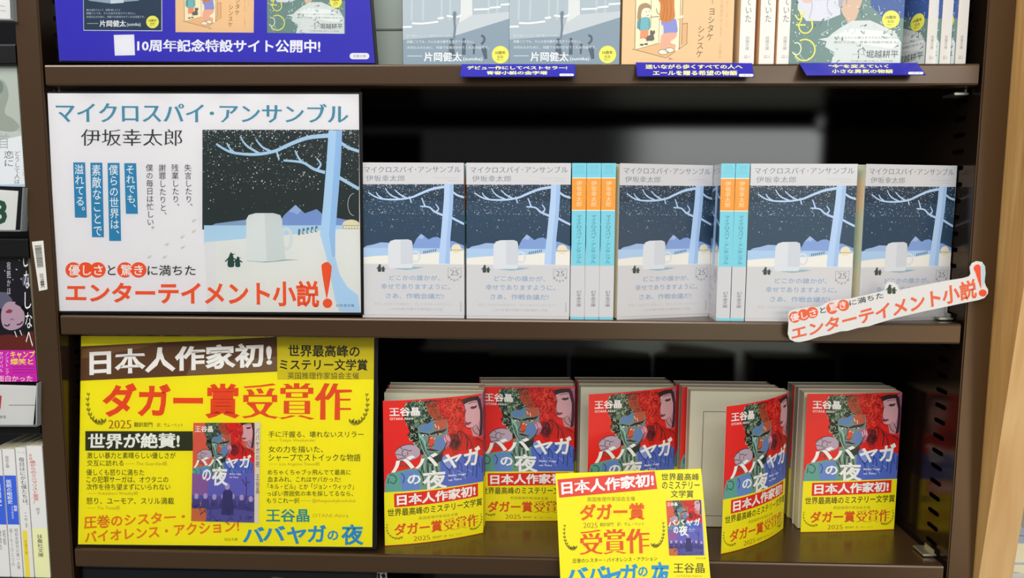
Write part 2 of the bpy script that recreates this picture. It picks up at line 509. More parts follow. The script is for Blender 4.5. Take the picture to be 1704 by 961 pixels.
def micro_band():
    """pale paper band over the lower third of the same book"""
    W, H, T = 0.1025, 0.1545, 0.0128
    A = Art([(40, 35), (621, 38), (617, 918), (40, 920)], W, H, T)
    A.poly([(202, 632), (255, 630), (330, 626), (395, 628), (352, 638), (290, 645), (240, 640)], 0x8fb0be)
    A.poly([(190, 611), (329, 611), (329, 625), (322, 634), (200, 636), (190, 626)], 0xd7d9dd)
    penguin_pair(A, 152, 655, 20, 0x39453f)
    blue = 0x7f9cbc
    A.txt('どこかの誰かが、', (195, 674, 482, 705), blue, 0.006)
    A.txt('幸せでありますように。', (148, 724, 538, 756), blue, 0.006)
    A.txt('さあ、作戦会議だ!', (174, 778, 500, 810), blue, 0.006)
    A.txt('失恋したばかりの社会人と、元いじめられっ子のスパイ。', (108, 832, 555, 848), 0xb2b2b5)
    A.txt('二人の仕事が交錯する現代版おとぎ話。', (186, 862, 500, 877), 0xa9a9ad)
    A.stroke([(527, 632), (545, 638), (563, 630), (582, 638), (600, 630)], 2.5, 0x9a9a9c, False)
    A.strokes([[(527, 632), (527, 682)], [(600, 630), (600, 680)]], 2.5, 0x9a9a9c)
    A.txt('25', (540, 643, 587, 674), 0x85868a, m=(0.01, -0.01))
    A.dots([(532, 685, 8), (545, 697, 6), (562, 702, 7), (580, 698, 6), (595, 683, 8)], 0xa5a3a6)
    A.vtxt('幻冬舎文庫', 592, 822, 603, 880, 0x8d8d90)
    T_ = T / W * 581
    A.vtxt('幻冬舎文庫', 621 + T_ * 0.36, 752, 621 + T_ * 0.72, 846, 0x55595e)
    return A

def curls(rng, region, n, r0, r1):
    L = []
    def inside(x, y):
        c = False
        for i in range(len(region)):
            (x1, y1), (x2, y2) = region[i], region[i - 1]
            if (y1 > y) != (y2 > y) and x < (x2 - x1) * (y - y1) / (y2 - y1) + x1: c = not c
        return c
    xs = [p[0] for p in region]; ys = [p[1] for p in region]
    while len(L) < n:
        x = rng.uniform(min(xs), max(xs)); y = rng.uniform(min(ys), max(ys))
        if not inside(x, y): continue
        a = rng.uniform(0, 6.28); rr = rng.uniform(r0, r1); d = rng.choice((-1, 1)); span = rng.uniform(2.2, 4.6)
        P = []
        for k in range(6):
            t = k / 5; q = a + d * span * t; rad = rr * (1 - 0.45 * t)
            P.append((x + rad * math.cos(q), y + rad * math.sin(q)))
        L.append(P)
    return L
def portrait(A, rich=True):
    """inked portrait of a curly-haired fighter in red, green and blue, with a pale woman behind; frame 1373 x 961"""
    rng = random.Random(11)
    ink = 0x2a2026
    k = 1.0 if rich else 0.35
    A.poly([(900, 150), (1120, 125), (1150, 250), (1110, 420), (1150, 540), (1240, 570), (1330, 640), (1340, 990), (900, 990)], 0xd92019)
    # woman behind, right
    A.poly([(1290, 120), (1355, 100), (1350, 560), (1300, 560), (1270, 300)], 0xb06a84)
    A.poly([(1190, 440), (1290, 420), (1290, 560), (1210, 545)], 0xc48f94)
    A.poly([(1130, 185), (1200, 165), (1290, 160), (1305, 300), (1290, 400), (1250, 448), (1195, 450), (1140, 432), (1112, 365), (1120, 330), (1140, 270)], 0xd6a1a6, True)
    A.poly([(1105, 140), (1200, 118), (1300, 118), (1305, 165), (1250, 160), (1180, 172), (1125, 195)], 0x2c1d22)
    A.poly([(1275, 150), (1315, 140), (1340, 330), (1320, 540), (1275, 560), (1300, 420), (1305, 280)], 0x3c2029)
    A.strokes([[(1315, 130), (1335, 260), (1330, 420), (1312, 560)], [(1340, 120), (1350, 300), (1340, 500)]], 7, 0x8d4c66)
    A.poly([(1190, 238), (1215, 222), (1250, 222), (1275, 212), (1268, 240), (1225, 252)], 0x4a3036)
    A.stroke([(1175, 190), (1225, 178), (1275, 178)], 7, 0x5a343c)
    A.poly([(1118, 398), (1140, 385), (1160, 392), (1190, 388), (1205, 398), (1165, 420), (1130, 415)], 0x8c3440)
    A.stroke([(1150, 235), (1135, 300), (1118, 348), (1145, 355)], 4, 0x7c4a52)
    A.stroke([(1112, 420), (1150, 455), (1200, 455), (1260, 425)], 5, ink)
    A.strokes([[(1210, 460), (1225, 500), (1270, 540)], [(1260, 440), (1285, 500)]], 7, ink)
    # jacket and sleeves
    A.poly([(800, 720), (900, 760), (1050, 735), (1200, 720), (1320, 790), (1320, 1080), (780, 1080)], 0x5068bd)
    A.strokes([[(1000, 780), (1060, 850), (1050, 960)], [(1150, 760), (1190, 860), (1180, 980)], [(1250, 780), (1270, 900)], [(880, 800), (930, 900)], [(1090, 800), (1130, 880), (1110, 980)]], 9, 0x27357a)
    A.poly([(640, 700), (830, 720), (830, 1080), (560, 1080)], 0x74937f)
    A.strokes([[(700, 760), (690, 850), (720, 960)], [(760, 740), (750, 850), (770, 980)], [(650, 780), (620, 900)]], 10, 0x2f4a3e)
    A.poly([(250, 980), (280, 890), (400, 860), (520, 840), (620, 850), (620, 1080), (240, 1080)], 0x5f9f8f)
    A.poly([(400, 900), (480, 860), (600, 860), (600, 1080), (420, 1080)], 0x6486c4)
    A.strokes([[(300, 900), (340, 900), (370, 940), (340, 990), (300, 970)], [(420, 880), (450, 930), (430, 990)], [(290, 930), (280, 990)]], 9, 0x25483f)
    # curly hair, green half
    A.poly([(840, 745), (905, 722), (985, 800), (930, 880), (880, 830)], 0x7d92d4)
    A.poly([(1120, 740), (1200, 722), (1260, 760), (1200, 830), (1150, 820)], 0x6c82cc)
    A.strokes([[(830, 745), (880, 830), (930, 880), (1000, 790)], [(1080, 745), (1150, 820), (1215, 830), (1270, 765)], [(930, 880), (920, 1000)], [(1030, 760), (1020, 900), (1040, 1000)], [(1240, 840), (1220, 1000)], [(1300, 800), (1290, 960)]], 8, 0x1f2a5c)
    A.strokes([[(1010, 900), (1060, 930), (1100, 1000)], [(1130, 900), (1180, 940)], [(860, 900), (850, 990)], [(960, 900), (990, 1000)]], 6, 0x93a4e0)
    green = [(530, 150), (512, 250), (505, 330), (545, 430), (528, 500), (575, 570), (590, 640), (650, 655), (660, 560), (628, 470), (640, 385), (720, 370), (800, 330), (850, 250), (830, 145), (700, 138)]
    A.poly([(x - (8 if x < 650 else -4), y - 6) for x, y in green], ink, True)
    A.poly(green, 0x3b5447, True)
    A.poly([(540, 420), (600, 400), (636, 460), (640, 560), (664, 650), (650, 700), (600, 650), (570, 570)], 0x18211f, True)
    A.strokes(curls(rng, green, int(85 * k), 18, 42), 10, 0x16211e)
    A.strokes(curls(rng, green, int(60 * k), 14, 36), 6, 0x7f9a78)
    A.strokes(curls(rng, green, int(30 * k), 10, 26), 5, 0xbfcaa6)
    # red half
    red = [(830, 145), (960, 128), (1080, 140), (1130, 230), (1115, 400), (1080, 470), (1060, 640), (1000, 690), (960, 620), (985, 520), (930, 500), (905, 440), (935, 340), (850, 330), (800, 250)]
    A.poly([(x + 7, y - 6) for x, y in red], 0x4a1014, True)
    A.poly(red, 0xcf1f1a, True)
    A.strokes(curls(rng, red, int(60 * k), 18, 46), 8, 0x8e1416)
    A.strokes(curls(rng, red, int(40 * k), 14, 36), 6, 0xf2583c)
    A.strokes([[(x, 470 + 12 * i), (x + 30, 560 + 8 * i), (x + 10 * (i % 3), 690)] for i, x in enumerate(range(1060, 1290, 22))], 7, 0x8a1518, True, 0.5)
    A.strokes([[(1240, 570), (1300, 600), (1335, 650)], [(1130, 540), (1180, 600), (1190, 690)], [(1090, 480), (1140, 560), (1130, 690)]], 8, ink)
    A.poly([(740, 160), (830, 150), (860, 260), (900, 330), (830, 340), (760, 290), (730, 220)], 0xa8482e, True)
    A.strokes(curls(rng, [(740, 160), (860, 160), (890, 320), (770, 300)], int(22 * k), 12, 28), 5, 0x6b2a1c)
    dark = [(960, 500), (1040, 510), (1065, 600), (1020, 680), (960, 660), (930, 590)]
    A.poly(dark, 0x7c1c22, True)
    A.strokes(curls(rng, dark, int(30 * k), 10, 26), 6, 0x2a0f14)
    # face
    A.poly([(632, 390), (720, 372), (790, 338), (850, 350), (930, 345), (935, 470), (915, 580), (870, 660), (800, 715), (735, 735), (680, 700), (645, 620), (622, 480)], 0x6d8a86, True)
    A.poly([(640, 392), (720, 376), (760, 352), (790, 360), (770, 420), (720, 455), (650, 440)], 0x5b82b2)
    A.poly([(790, 352), (850, 350), (930, 335), (925, 430), (860, 450), (800, 440)], 0xb8583c)
    A.poly([(625, 470), (660, 500), (690, 560), (690, 680), (720, 735), (680, 705), (645, 625)], 0x8fc0a4)
    A.poly([(735, 500), (765, 505), (790, 540), (778, 590), (740, 640), (722, 600), (722, 540)], 0xd84e2e)
    A.poly([(800, 545), (870, 520), (900, 560), (880, 640), (845, 668), (790, 655), (785, 590)], 0x6580b4)
    A.poly([(870, 500), (940, 500), (965, 560), (930, 640), (890, 660), (905, 580)], 0xc4687e)
    A.strokes([[(915, 505), (925, 560)], [(890, 530), (905, 580)], [(940, 520), (940, 570)]], 9, 0xe3c6cc)
    A.poly([(628, 455), (690, 468), (735, 482), (730, 496), (660, 486)], ink)
    A.poly([(742, 480), (800, 458), (880, 448), (930, 430), (900, 468), (800, 482), (750, 494)], ink)
    A.poly([(652, 482), (700, 482), (712, 496), (672, 506)], 0xd9ddd2); A.ell(688, 493, 9, 9, ink)
    A.poly([(785, 488), (850, 480), (880, 488), (830, 506)], 0xc9a58c); A.ell(826, 492, 11, 10, ink)
    A.strokes([[(648, 480), (690, 476), (715, 494)], [(778, 488), (840, 474), (890, 484)]], 6, ink)
    A.stroke([(735, 500), (722, 560), (700, 592), (712, 612), (755, 612), (775, 592)], 7, ink)
    A.poly([(692, 642), (740, 636), (770, 648), (830, 664), (775, 668), (720, 656)], 0x46242a)
    A.stroke([(720, 690), (760, 690), (800, 676)], 6, ink)
    A.strokes([[(640, 520), (665, 600), (690, 690)], [(660, 540), (680, 640)], [(880, 660), (940, 620)], [(840, 700), (900, 660)]], 6, 0x2f4d45)
    A.strokes([[(800, 380), (815, 420)], [(835, 400), (840, 440)], [(745, 530), (770, 520)], [(780, 540), (796, 530)]], 8, 0xe8ded2)
    A.stroke([(640, 520), (660, 620), (698, 702), (740, 738), (805, 716), (872, 662), (918, 582)], 8, ink)
    A.poly([(700, 742), (740, 740), (810, 720), (870, 690), (850, 770), (770, 810), (705, 790)], 0x26332f)
    A.strokes([[(705, 800), (700, 900), (720, 1000)], [(740, 815), (745, 920)], [(780, 815), (800, 920), (790, 1000)], [(660, 730), (640, 820), (660, 920)], [(600, 860), (640, 940), (640, 1020)]], 9, 0x203028)
    A.strokes([[(720, 830), (715, 930)], [(765, 830), (775, 940)], [(670, 780), (662, 860)]], 6, 0xb7cbb6)
    # fist
    A.poly([(378, 650), (430, 603), (510, 580), (580, 590), (625, 640), (620, 700), (560, 740), (480, 752), (400, 735)], 0xb7a0ae, True)
    A.strokes([[(445, 655), (470, 630), (520, 650), (545, 640)], [(445, 655), (450, 700), (490, 700)], [(380, 680), (440, 690)], [(500, 660), (500, 690)], [(430, 605), (450, 630)], [(400, 735), (470, 720), (560, 735)], [(378, 650), (430, 603), (510, 580), (580, 590)]], 7, 0x3c2f3a)
    A.strokes([[(400, 760), (470, 760), (480, 840)], [(430, 750), (420, 800), (480, 800)]], 8, 0x4d5a48)
def title_marks(A, blue=False, k=1.0):
    c = 0xf0eee6
    A.txt('バ', ((300, 740), (575, 690), (575, 830), (320, 880)), c, 0.03)
    A.txt('バ', ((570, 735), (810, 675), (825, 830), (560, 845)), c, 0.03)
    A.txt('ヤ', ((840, 715), (1075, 700), (1070, 840), (900, 900)), c, 0.03)
    A.txt('ガ', ((1085, 690), (1290, 650), (1260, 875), (1090, 860)), c, 0.03)
def crime_cover():
    """red, blue and green paperback cover with an inked portrait"""
    W, H, T = 0.1085, 0.158, 0.0145
    full = [(118, 102), (690, 88), (642, 917), (72, 927)]
    A = Art(full, W, H, T)
    A.poly(full, 0xe3221c)
    zoom = lambda x, y: (0.5382 * x - 36.95, 0.5382 * y + 36.95)
    src = [(300, 150), (1340, 130), (1300, 950), (260, 960)]
    A.push(src, [zoom(*p) for p in src])
    portrait(A)
    A.txt('王谷晶', (345, 192, 655, 282), 0xf2ece6, 0.03)
    A.txt('OTANI Akira', (345, 296, 580, 322), 0xf0dcd6, 0.02)
    title_marks(A)
    A.txt('の', (478, 905, 618, 1008), 0xf0eee6, 0.03)
    A.txt('夜', (632, 870, 890, 1078), 0xf0eee6, 0.03)
    A.txt('Baba Yaga', (912, 935, 1105, 962), 0xe6e4ee, 0.02)
    A.txt('no Yoru', (912, 982, 1050, 1006), 0xe6e4ee, 0.02)
    A.pop()
    e = T / W
    def spine(u_, v_):
        x = 1 + u_ * e
        tl = full[0][0] + (full[1][0] - full[0][0]) * x; bl = full[3][0] + (full[2][0] - full[3][0]) * x
        return (tl + (bl - tl) * v_, 90 + 827 * v_)
    A.poly([spine(0, 0), spine(1, 0), spine(1, 1), spine(0, 1)], 0x8f4a62)
    return A, W, H, T
def crime_band():
    W, H, T = 0.1085, 0.158, 0.0145
    full = [(118, 102), (690, 88), (642, 917), (72, 927)]
    A = Art(full, W, H, T)
    A.poly([(142, 628), (628, 613), (624, 690), (139, 706)], 0xe02c20)
    A.txt('日本人作家初!', ((157, 634), (612, 620), (610, 684), (154, 698)), 0xf8f2ea, 0.035)
    A.txt('世界最高峰のミステリー文学賞', ((100, 714), (648, 702), (646, 748), (99, 758)), 0x221e10, 0.012)
    A.txt('英国推理作家協会主催', (268, 768, 495, 786), 0x8a7a18)
    A.txt('ダガー賞', ((130, 800), (402, 796), (400, 866), (128, 870)), 0xd8541a, 0.03)
    A.txt('受賞作', ((408, 796), (622, 790), (618, 866), (404, 868)), 0xcf5a1e, m=(0.036, -0.014))
    A.txt('2025', (232, 880, 326, 908), 0xb07a18, m=(0.012, -0.012))
    A.txt('翻訳部門　訳：サム・ベット', (340, 890, 512, 904), 0x6f6416)
    A.laurel(148, 830, 58, 62, -1, 0x7c6a12, 9, 12)
    A.laurel(585, 825, 52, 62, 1, 0x7c6a12, 9, 12)
    return A

def winter_poster():
    Q = [(45, 37), (1288, 40), (1298, 912), (88, 905)]
    A = Art(Q, 1, 1)
    rng = random.Random(5)
    teal = 0x468aa4
    A.txt('マイクロスパイ･アンサンブル', ((78, 70), (1248, 80), (1248, 155), (80, 152)), teal, m=(0.024, 0.0))
    A.txt('伊坂幸太郎', (180, 180, 586, 246), 0x33373c, m=(0.006, -0.014))
    # picture
    A.rect(667, 182, 1291, 580, 0x24302f)
    A.dots(snow(rng, 900, 669, 1288, 184, 420, 0.8, 2.8), 0xd8e2e2)
    A.dots(snow(rng, 60, 669, 1288, 380, 520, 0.8, 3.0), 0xd8e2e2)
    A.poly([(680, 575), (720, 556), (780, 548), (846, 540), (846, 575)], 0x88a2c8)
    A.poly([(950, 585), (995, 520), (1038, 481), (1075, 515), (1122, 498), (1150, 522), (1291, 552), (1291, 585)], 0x7b98cf)
    A.poly([(1010, 508), (1038, 481), (1062, 503), (1045, 520), (1030, 512)], 0x9cb4de)
    A.rect(674, 563, 1292, 640, 0xb2d4ea)
    A.poly([(676, 630), (840, 616), (1040, 598), (1150, 582), (1292, 574), (1296, 912), (700, 909)], 0xe3e4de)
    A.poly([(676, 630), (720, 626), (720, 908), (688, 908)], 0xe1e0e0)
    A.ell(1258, 560, 34, 20, 0xe6dcb8); A.rect(1226, 562, 1290, 578, 0xb9b394); A.dots([(1234 + 11 * k, 570, 5) for k in range(6)], 0xefe8cc)
    tree = 0xb0d2ee
    A.stroke([(1170, 205), (1085, 214), (1010, 242), (955, 267), (880, 280), (800, 275), (760, 262), (722, 238)], 17, tree, True, 0.55)
    A.strokes([[(795, 274), (778, 258), (764, 234)], [(895, 277), (850, 250), (832, 232), (818, 208)], [(938, 267), (905, 250), (880, 220)]], 10, tree, True, 0.5)
    A.stroke([(962, 266), (972, 298)], 7, tree)
    A.stroke([(1155, 352), (1110, 338), (1065, 312), (990, 304)], 13, tree, True, 0.4)
    A.strokes([[(1062, 310), (1048, 290), (1036, 264)], [(1122, 343), (1138, 320), (1122, 296)]], 9, tree, True, 0.4)
    A.stroke([(1216, 232), (1245, 252), (1290, 268)], 12, tree); A.stroke([(1205, 368), (1245, 392), (1290, 418)], 13, tree)
    A.poly([(1169, 184), (1223, 184), (1218, 320), (1206, 470), (1196, 600), (1196, 690), (1214, 760), (1245, 810), (1286, 842), (1296, 911), (1214, 908), (1196, 860), (1180, 780), (1162, 690), (1136, 600), (1148, 480), (1160, 330)], tree)
    A.poly([(1200, 184), (1223, 184), (1218, 320), (1206, 470), (1196, 600), (1196, 690), (1184, 690), (1172, 600), (1186, 400)], 0x98c0e8)
    A.strokes([[(1052 + 17 * k, 602 - 3 * k), (1054 + 17 * k, 578 - 3 * k)] for k in range(5)], 9, 0x5b7684)
    A.strokes([[(1054 + 17 * k, 599 - 3 * k), (1055 + 17 * k, 588 - 3 * k)] for k in range(1, 5)], 4, 0xdde6ea)
    A.poly([(845, 706), (920, 712), (1056, 700), (1010, 699), (850, 702)], 0x9db5b2)
    A.ring(1002, 616, 20, 40, 13, 0xd5dcdb)
    A.poly([(843, 704), (842, 540), (852, 522), (880, 514), (950, 514), (978, 522), (985, 540), (999, 698), (950, 706), (900, 708)], 0xdce1df)
    A.poly([(925, 707), (915, 514), (950, 514), (978, 522), (985, 540), (999, 698), (950, 706)], 0xd0d7d6)
    penguin_pair(A, 796, 728, 26, 0x20463c)
    A.ring(1270, 480, 24, 44, 2, 0xc9d3d6, 90, 270)
    # copy
    blue = 0x2a84b2; w = 0xeef3f6
    for t, x, y0, y1 in (('それでも、', 354, 315, 517), ('僕らの世界は、', 287, 314, 625), ('素敵なことで', 218, 313, 610), ('溢れてる。', 149, 312, 532)):
        A.poly([(x, y0), (x + 48, y0), (x + 55, y1), (x + 7, y1)], blue)
        A.vtxt(t, x + 5, y0 + 6, x + 43, y1 - 2, w, 0.006, drift=6)
    for t, x, y1 in (('失言したり、', 594, 505), ('残業したり、', 542, 505), ('謝罪したりと、', 491, 540), ('僕の毎日は忙しい。', 440, 596)):
        A.vtxt(t, x, 318, x + 30, y1, 0x2e3236, 0.003, drift=5)
    for x, y in ((455, 690), (516, 690), (525, 640), (588, 652), (586, 610), (632, 588), (632, 545)):
        A.ell(x, y, 8, 5, 0xcfcac8, 10, -0.5); A.ell(x + 9, y - 6, 3, 2, 0xcfcac8, 8)
    org = 0xee5526
    for x0, x1, n in ((120, 278, 3), (328, 442, 2)):
        for k in range(n):
            c = x0 + 30 + (x1 - x0 - 60) * k / (n - 1)
            A.ell(c, 741, 32, 31, org)
    A.txt('優しさ', (130, 720, 268, 764), 0xfaf1ec, 0.012)
    A.txt('驚き', (340, 720, 430, 764), 0xfaf1ec, 0.012)
    A.txt('と', (288, 722, 320, 762), 0x2e2e30, 0.012); A.txt('に満ちた', (448, 722, 640, 764), 0x2e2e30, 0.012)
    A.txt('エンターテイメント小説', ((120, 790), (1132, 784), (1134, 892), (120, 872)), org, 0.03)
    A.poly([(1142, 735), (1150, 715), (1166, 710), (1178, 720), (1182, 742), (1166, 845), (1160, 845)], org, True); A.ell(1166, 875, 19, 19, org)
    A.txt('幻冬舎文庫', (1200, 878, 1272, 890), 0x33566e)
    return A
def award_poster():
    Q = [(80, 45), (1194, 48), (1186, 843), (68, 833)]
    A = Art(Q, 1, 1)
    brown = 0x5b3a20; blk = 0x201c10; red = 0xe4471a
    A.poly([(80, 84), (826, 46), (827, 178), (76, 214)], brown)
    A.poly([(84, 96), (400, 66), (300, 92), (84, 130)], 0x75502f); A.poly([(500, 150), (826, 120), (826, 178), (480, 195)], 0x70553a)
    A.txt('日本人作家初!', ((112, 98), (806, 66), (808, 160), (112, 196)), 0xf3f0ea, 0.035)
    A.poly([(827, 46), (1194, 48), (1192, 206), (827, 208)], 0xcdbb0c)
    A.txt('世界最高峰の', ((868, 76), (1140, 78), (1140, 124), (868, 122)), blk, 0.022)
    A.txt('ミステリー文学賞', ((836, 130), (1170, 130), (1170, 174), (836, 172)), blk, 0.022)
    A.txt('英国推理作家協会主催', (866, 180, 1137, 206), 0x3a3414)
    A.txt('ダガー賞', ((162, 222), (686, 222), (684, 356), (160, 352)), red, 0.035)
    A.txt('受賞作', ((692, 224), (1112, 218), (1112, 362), (690, 356)), 0xdf4c1c, m=(0.038, -0.012))
    A.laurel(152, 298, 46, 82, -1, 0x857a12, 10, 17)
    A.laurel(1122, 298, 46, 82, 1, 0x857a12, 10, 17)
    A.txt('2025', (184, 362, 272, 394), 0xa66c1c, m=(0.014, -0.012))
    A.txt('翻訳部門', (282, 370, 352, 388), 0x5a5010, 0.01); A.txt('訳：サム・ベット', (370, 372, 468, 388), 0x6a6012)
    A.rect(96, 404, 506, 478, 0x2c2f14)
    A.txt('世界が絶賛!', ((106, 412), (456, 410), (456, 468), (104, 472)), 0xf3f2ea, 0.03)
    body = 0x2c2810
    for t, b in (('激しい暴力と素晴らしい優しさが', (102, 484, 440, 508)), ('交互に訪れる', (102, 513, 242, 536)), ('優しくも怒りに満ちた', (100, 548, 320, 572)), ('この犯罪サーガは、オウタニの', (100, 575, 412, 599)),
                 ('次作を待ち望まずにいられない', (100, 603, 420, 627)), ('怒り、ユーモア、スリル満載', (100, 655, 434, 681)), ('手に汗握る、壊れないスリラー', (793, 403, 1154, 427)), ('女の力を描いた、', (793, 459, 1000, 484)),
                 ('シャープでストイックな物語', (793, 489, 1142, 517)), ('めちゃくちゃブッ飛んでて最高に', (790, 548, 1105, 569)), ('血まみれ、これはヤバかった!', (790, 575, 1066, 596)), ('「キル・ビル」とか「ジョン・ウィック」', (790, 602, 1116, 624)),
                 ('っぽい雰囲気の本を探してるなら、', (788, 629, 1114, 650)), ('もうこれ一択', (786, 656, 910, 677))):
        A.txt(t, b, body, 0.004)
    gold = 0xb89c1e
    for t, b in (('―― The Guardian紙', (248, 518, 408, 534)), ('―― Publishers Weekly紙', (104, 632, 298, 648)), ('―― The Times紙', (102, 686, 228, 702)), ('―― Tokyo Weekender', (793, 432, 972, 446)), ('―― Los Angeles Times紙', (793, 520, 988, 536)), ('―― @thespookybookclub', (915, 660, 1124, 676))):
        A.txt(t, b, gold)
    o2 = 0xe07a14
    A.txt('圧巻のシスター・', ((88, 726), (476, 704), (476, 750), (90, 776)), o2, 0.028)
    A.txt('バイオレンス・アクション!', ((92, 784), (680, 736), (682, 784), (94, 828)), o2, 0.028)
    A.txt('王谷晶', (784, 698, 948, 748), 0x2c8a8e, 0.022); A.txt('OTANI Akira', (960, 716, 1096, 730), 0xc2ac22)
    bl = 0x2d8ec2
    for t, q in (('バ', (694, 766, 778, 826)), ('バ', (770, 762, 858, 820)), ('ヤ', (862, 766, 938, 832)), ('ガ', (940, 758, 1012, 826))): A.txt(t, q, bl, 0.03)
    A.txt('の', (1016, 780, 1058, 818), bl, 0.03); A.txt('夜', (1068, 756, 1154, 836), bl, 0.03)
    A.txt('河出文庫', (624, 808, 676, 820), 0x8d8414)
    mini_book(A, [(508, 372), (742, 371), (740, 750), (500, 744)])
    A.poly([(742, 371), (764, 368), (756, 754), (740, 750)], 0xd8d0c0); A.vtxt('ババヤガの夜　王谷晶', 745, 390, 760, 640, 0x8a6a78, 0.02)
    return A
def mini_book(A, dst):
    """small picture of the same red cover, without its band"""
    W, H = 1040, 1560
    A.push([(300, 150), (1340, 150), (1340, 1710), (300, 1710)], dst, (300, 150, 1340, 1710))
    A.rect(300, 150, 1340, 1710, 0xd85a44)
    rng = random.Random(4)
    portrait(A, False)
    A.poly([(300, 990), (1340, 940), (1340, 1400), (300, 1450)], 0x6260b4)
    A.poly([(300, 960), (600, 990), (560, 1300), (300, 1330)], 0x8a5a9a)
    A.poly([(300, 1300), (900, 1320), (1340, 1290), (1340, 1710), (300, 1710)], 0x555096)
    A.poly([(300, 1400), (480, 1420), (560, 1560), (540, 1710), (300, 1710)], 0xc4683e)
    for k in range(7):
        x = 380 + 150 * k; y = 1330 + rng.uniform(-20, 20)
        A.ell(x, y, 36, 46, 0xb09ac8, 12); A.poly([(x - 80, y + 190), (x - 50, y + 50), (x + 50, y + 50), (x + 80, y + 190)], 0x45407e)
    A.poly([(820, 1250), (900, 1170), (980, 1250), (1000, 1600), (800, 1600)], 0x38346a); A.ell(895, 1160, 40, 54, 0xa898c8, 14)
    A.strokes([[(1200, 1000), (1210, 1200), (1190, 1400)], [(1205, 1100), (1260, 1080)], [(1205, 1150), (1130, 1040)]], 12, 0x35306c)
    A.strokes(curls(rng, [(320, 1430), (1330, 1430), (1330, 1700), (320, 1700)], 40, 14, 40), 8, 0x2a2752)
    A.txt('王谷晶', (330, 200, 640, 300), 0xf2e8e2, 0.03)
    title_marks(A)
    A.txt('の', (470, 890, 620, 1080), 0xf0eee6, 0.03); A.txt('夜', (630, 850, 900, 1150), 0xf0eee6, 0.03)
    A.txt('Baba Yaga', (930, 950, 1120, 980), 0xe6e4ee, 0.02); A.txt('no Yoru', (930, 1000, 1070, 1026), 0xe6e4ee, 0.02)
    A.pop()
def award_tag():
    Q = [(68, 130), (1228, 92), (1318, 1150), (117, 1170)]
    A = Art(Q, 1, 1)
    A.poly([(84, 178), (856, 112), (876, 252), (98, 322)], 0xe24a3c)
    A.txt('日本人作家初!', ((112, 194), (846, 128), (852, 232), (118, 302)), 0xf8f4ee, 0.035)
    A.txt('世界最高峰', (908, 128, 1212, 186), 0x3a3616, 0.01); A.txt('のミステリー', (914, 194, 1216, 254), 0x3a3616, 0.01); A.txt('文学賞', (984, 262, 1166, 321), 0x3a3616, 0.01)
    A.txt('英国推理作家協会主催', ((318, 318), (698, 310), (700, 346), (318, 354)), 0x8d7f1c)
    A.txt('ダガー賞', ((260, 372), (776, 360), (778, 498), (258, 506)), 0xe8661c, 0.035)
    A.txt('2025', (288, 520, 402, 562), 0xb98a20, m=(0.012, -0.012)); A.txt('翻訳部門　訳：サム・ベット', ((420, 520), (770, 512), (770, 544), (420, 550)), 0x857a1c)
    A.txt('受賞作', ((255, 580), (815, 562), (825, 762), (255, 778)), 0xe25f1e, m=(0.04, -0.008))
    A.laurel(205, 600, 66, 140, -1, 0x857a1a, 11, 26)
    A.laurel(860, 580, 66, 140, 1, 0x857a1a, 11, 26)
    A.txt('圧巻のシスター・バイオレンス・アクション', ((204, 806), (876, 788), (876, 822), (204, 842)), 0x4a4416, 0.008)
    bl = 0x2f93cc
    for t, q in (('バ', (145, 872, 330, 1000)), ('バ', (320, 862, 470, 1000)), ('ヤ', (440, 872, 590, 1080)), ('ガ', (575, 846, 722, 1000))): A.txt(t, q, bl, 0.03)
    A.txt('の', (722, 870, 800, 950), bl, 0.03); A.txt('夜', (822, 828, 975, 1080), bl, 0.03)
    A.txt('王谷晶', (1005, 842, 1255, 920), 0x4a451c, 0.008); A.txt('OTANI Akira', (1030, 936, 1232, 952), 0xb8a83a)
    mini_book(A, [(944, 346), (1226, 338), (1250, 778), (972, 780)])
    A.poly([(1226, 338), (1236, 340), (1260, 776), (1250, 778)], 0xd8ceb8)
    A.txt('河出文庫', (1180, 796, 1262, 810), 0xa89a24)
    return A

def shelf_tag(lines, Q, pill):
    A = Art(Q, 1, 1)
    A.poly([Q[0], Q[1], Q[2], Q[3]], 0x2b25a6)
    for t, b in lines: A.txt(t, b, 0xf3ee9a, 0.03)
    x0, y0, x1, y1 = pill
    A.rrect(x0, y0, x1, y1, (y1 - y0) / 2 * 0.98, 0xf0f0f4)
    A.txt('双葉文庫', (x0 + (x1 - x0) * 0.2, y0 + (y1 - y0) * 0.25, x1 - (x1 - x0) * 0.2, y1 - (y1 - y0) * 0.25), 0x3a3a78)
    return A
def seal(A, x, y, r_, n=14):
    A.ell(x, y, r_, r_, 0xeee85e, 26)
    A.txt('10周年', (x - r_ * 0.62, y - r_ * 0.42, x + r_ * 0.62, y - r_ * 0.02), 0x4c4a22, 0.02)
    A.txt('記念', (x - r_ * 0.36, y + r_ * 0.08, x + r_ * 0.36, y + r_ * 0.4), 0x5c5a2a, 0.01)
    A.txt('限定カバー', (x - r_ * 0.4, y + r_ * 0.5, x + r_ * 0.4, y + r_ * 0.68), 0x5c5a2a)
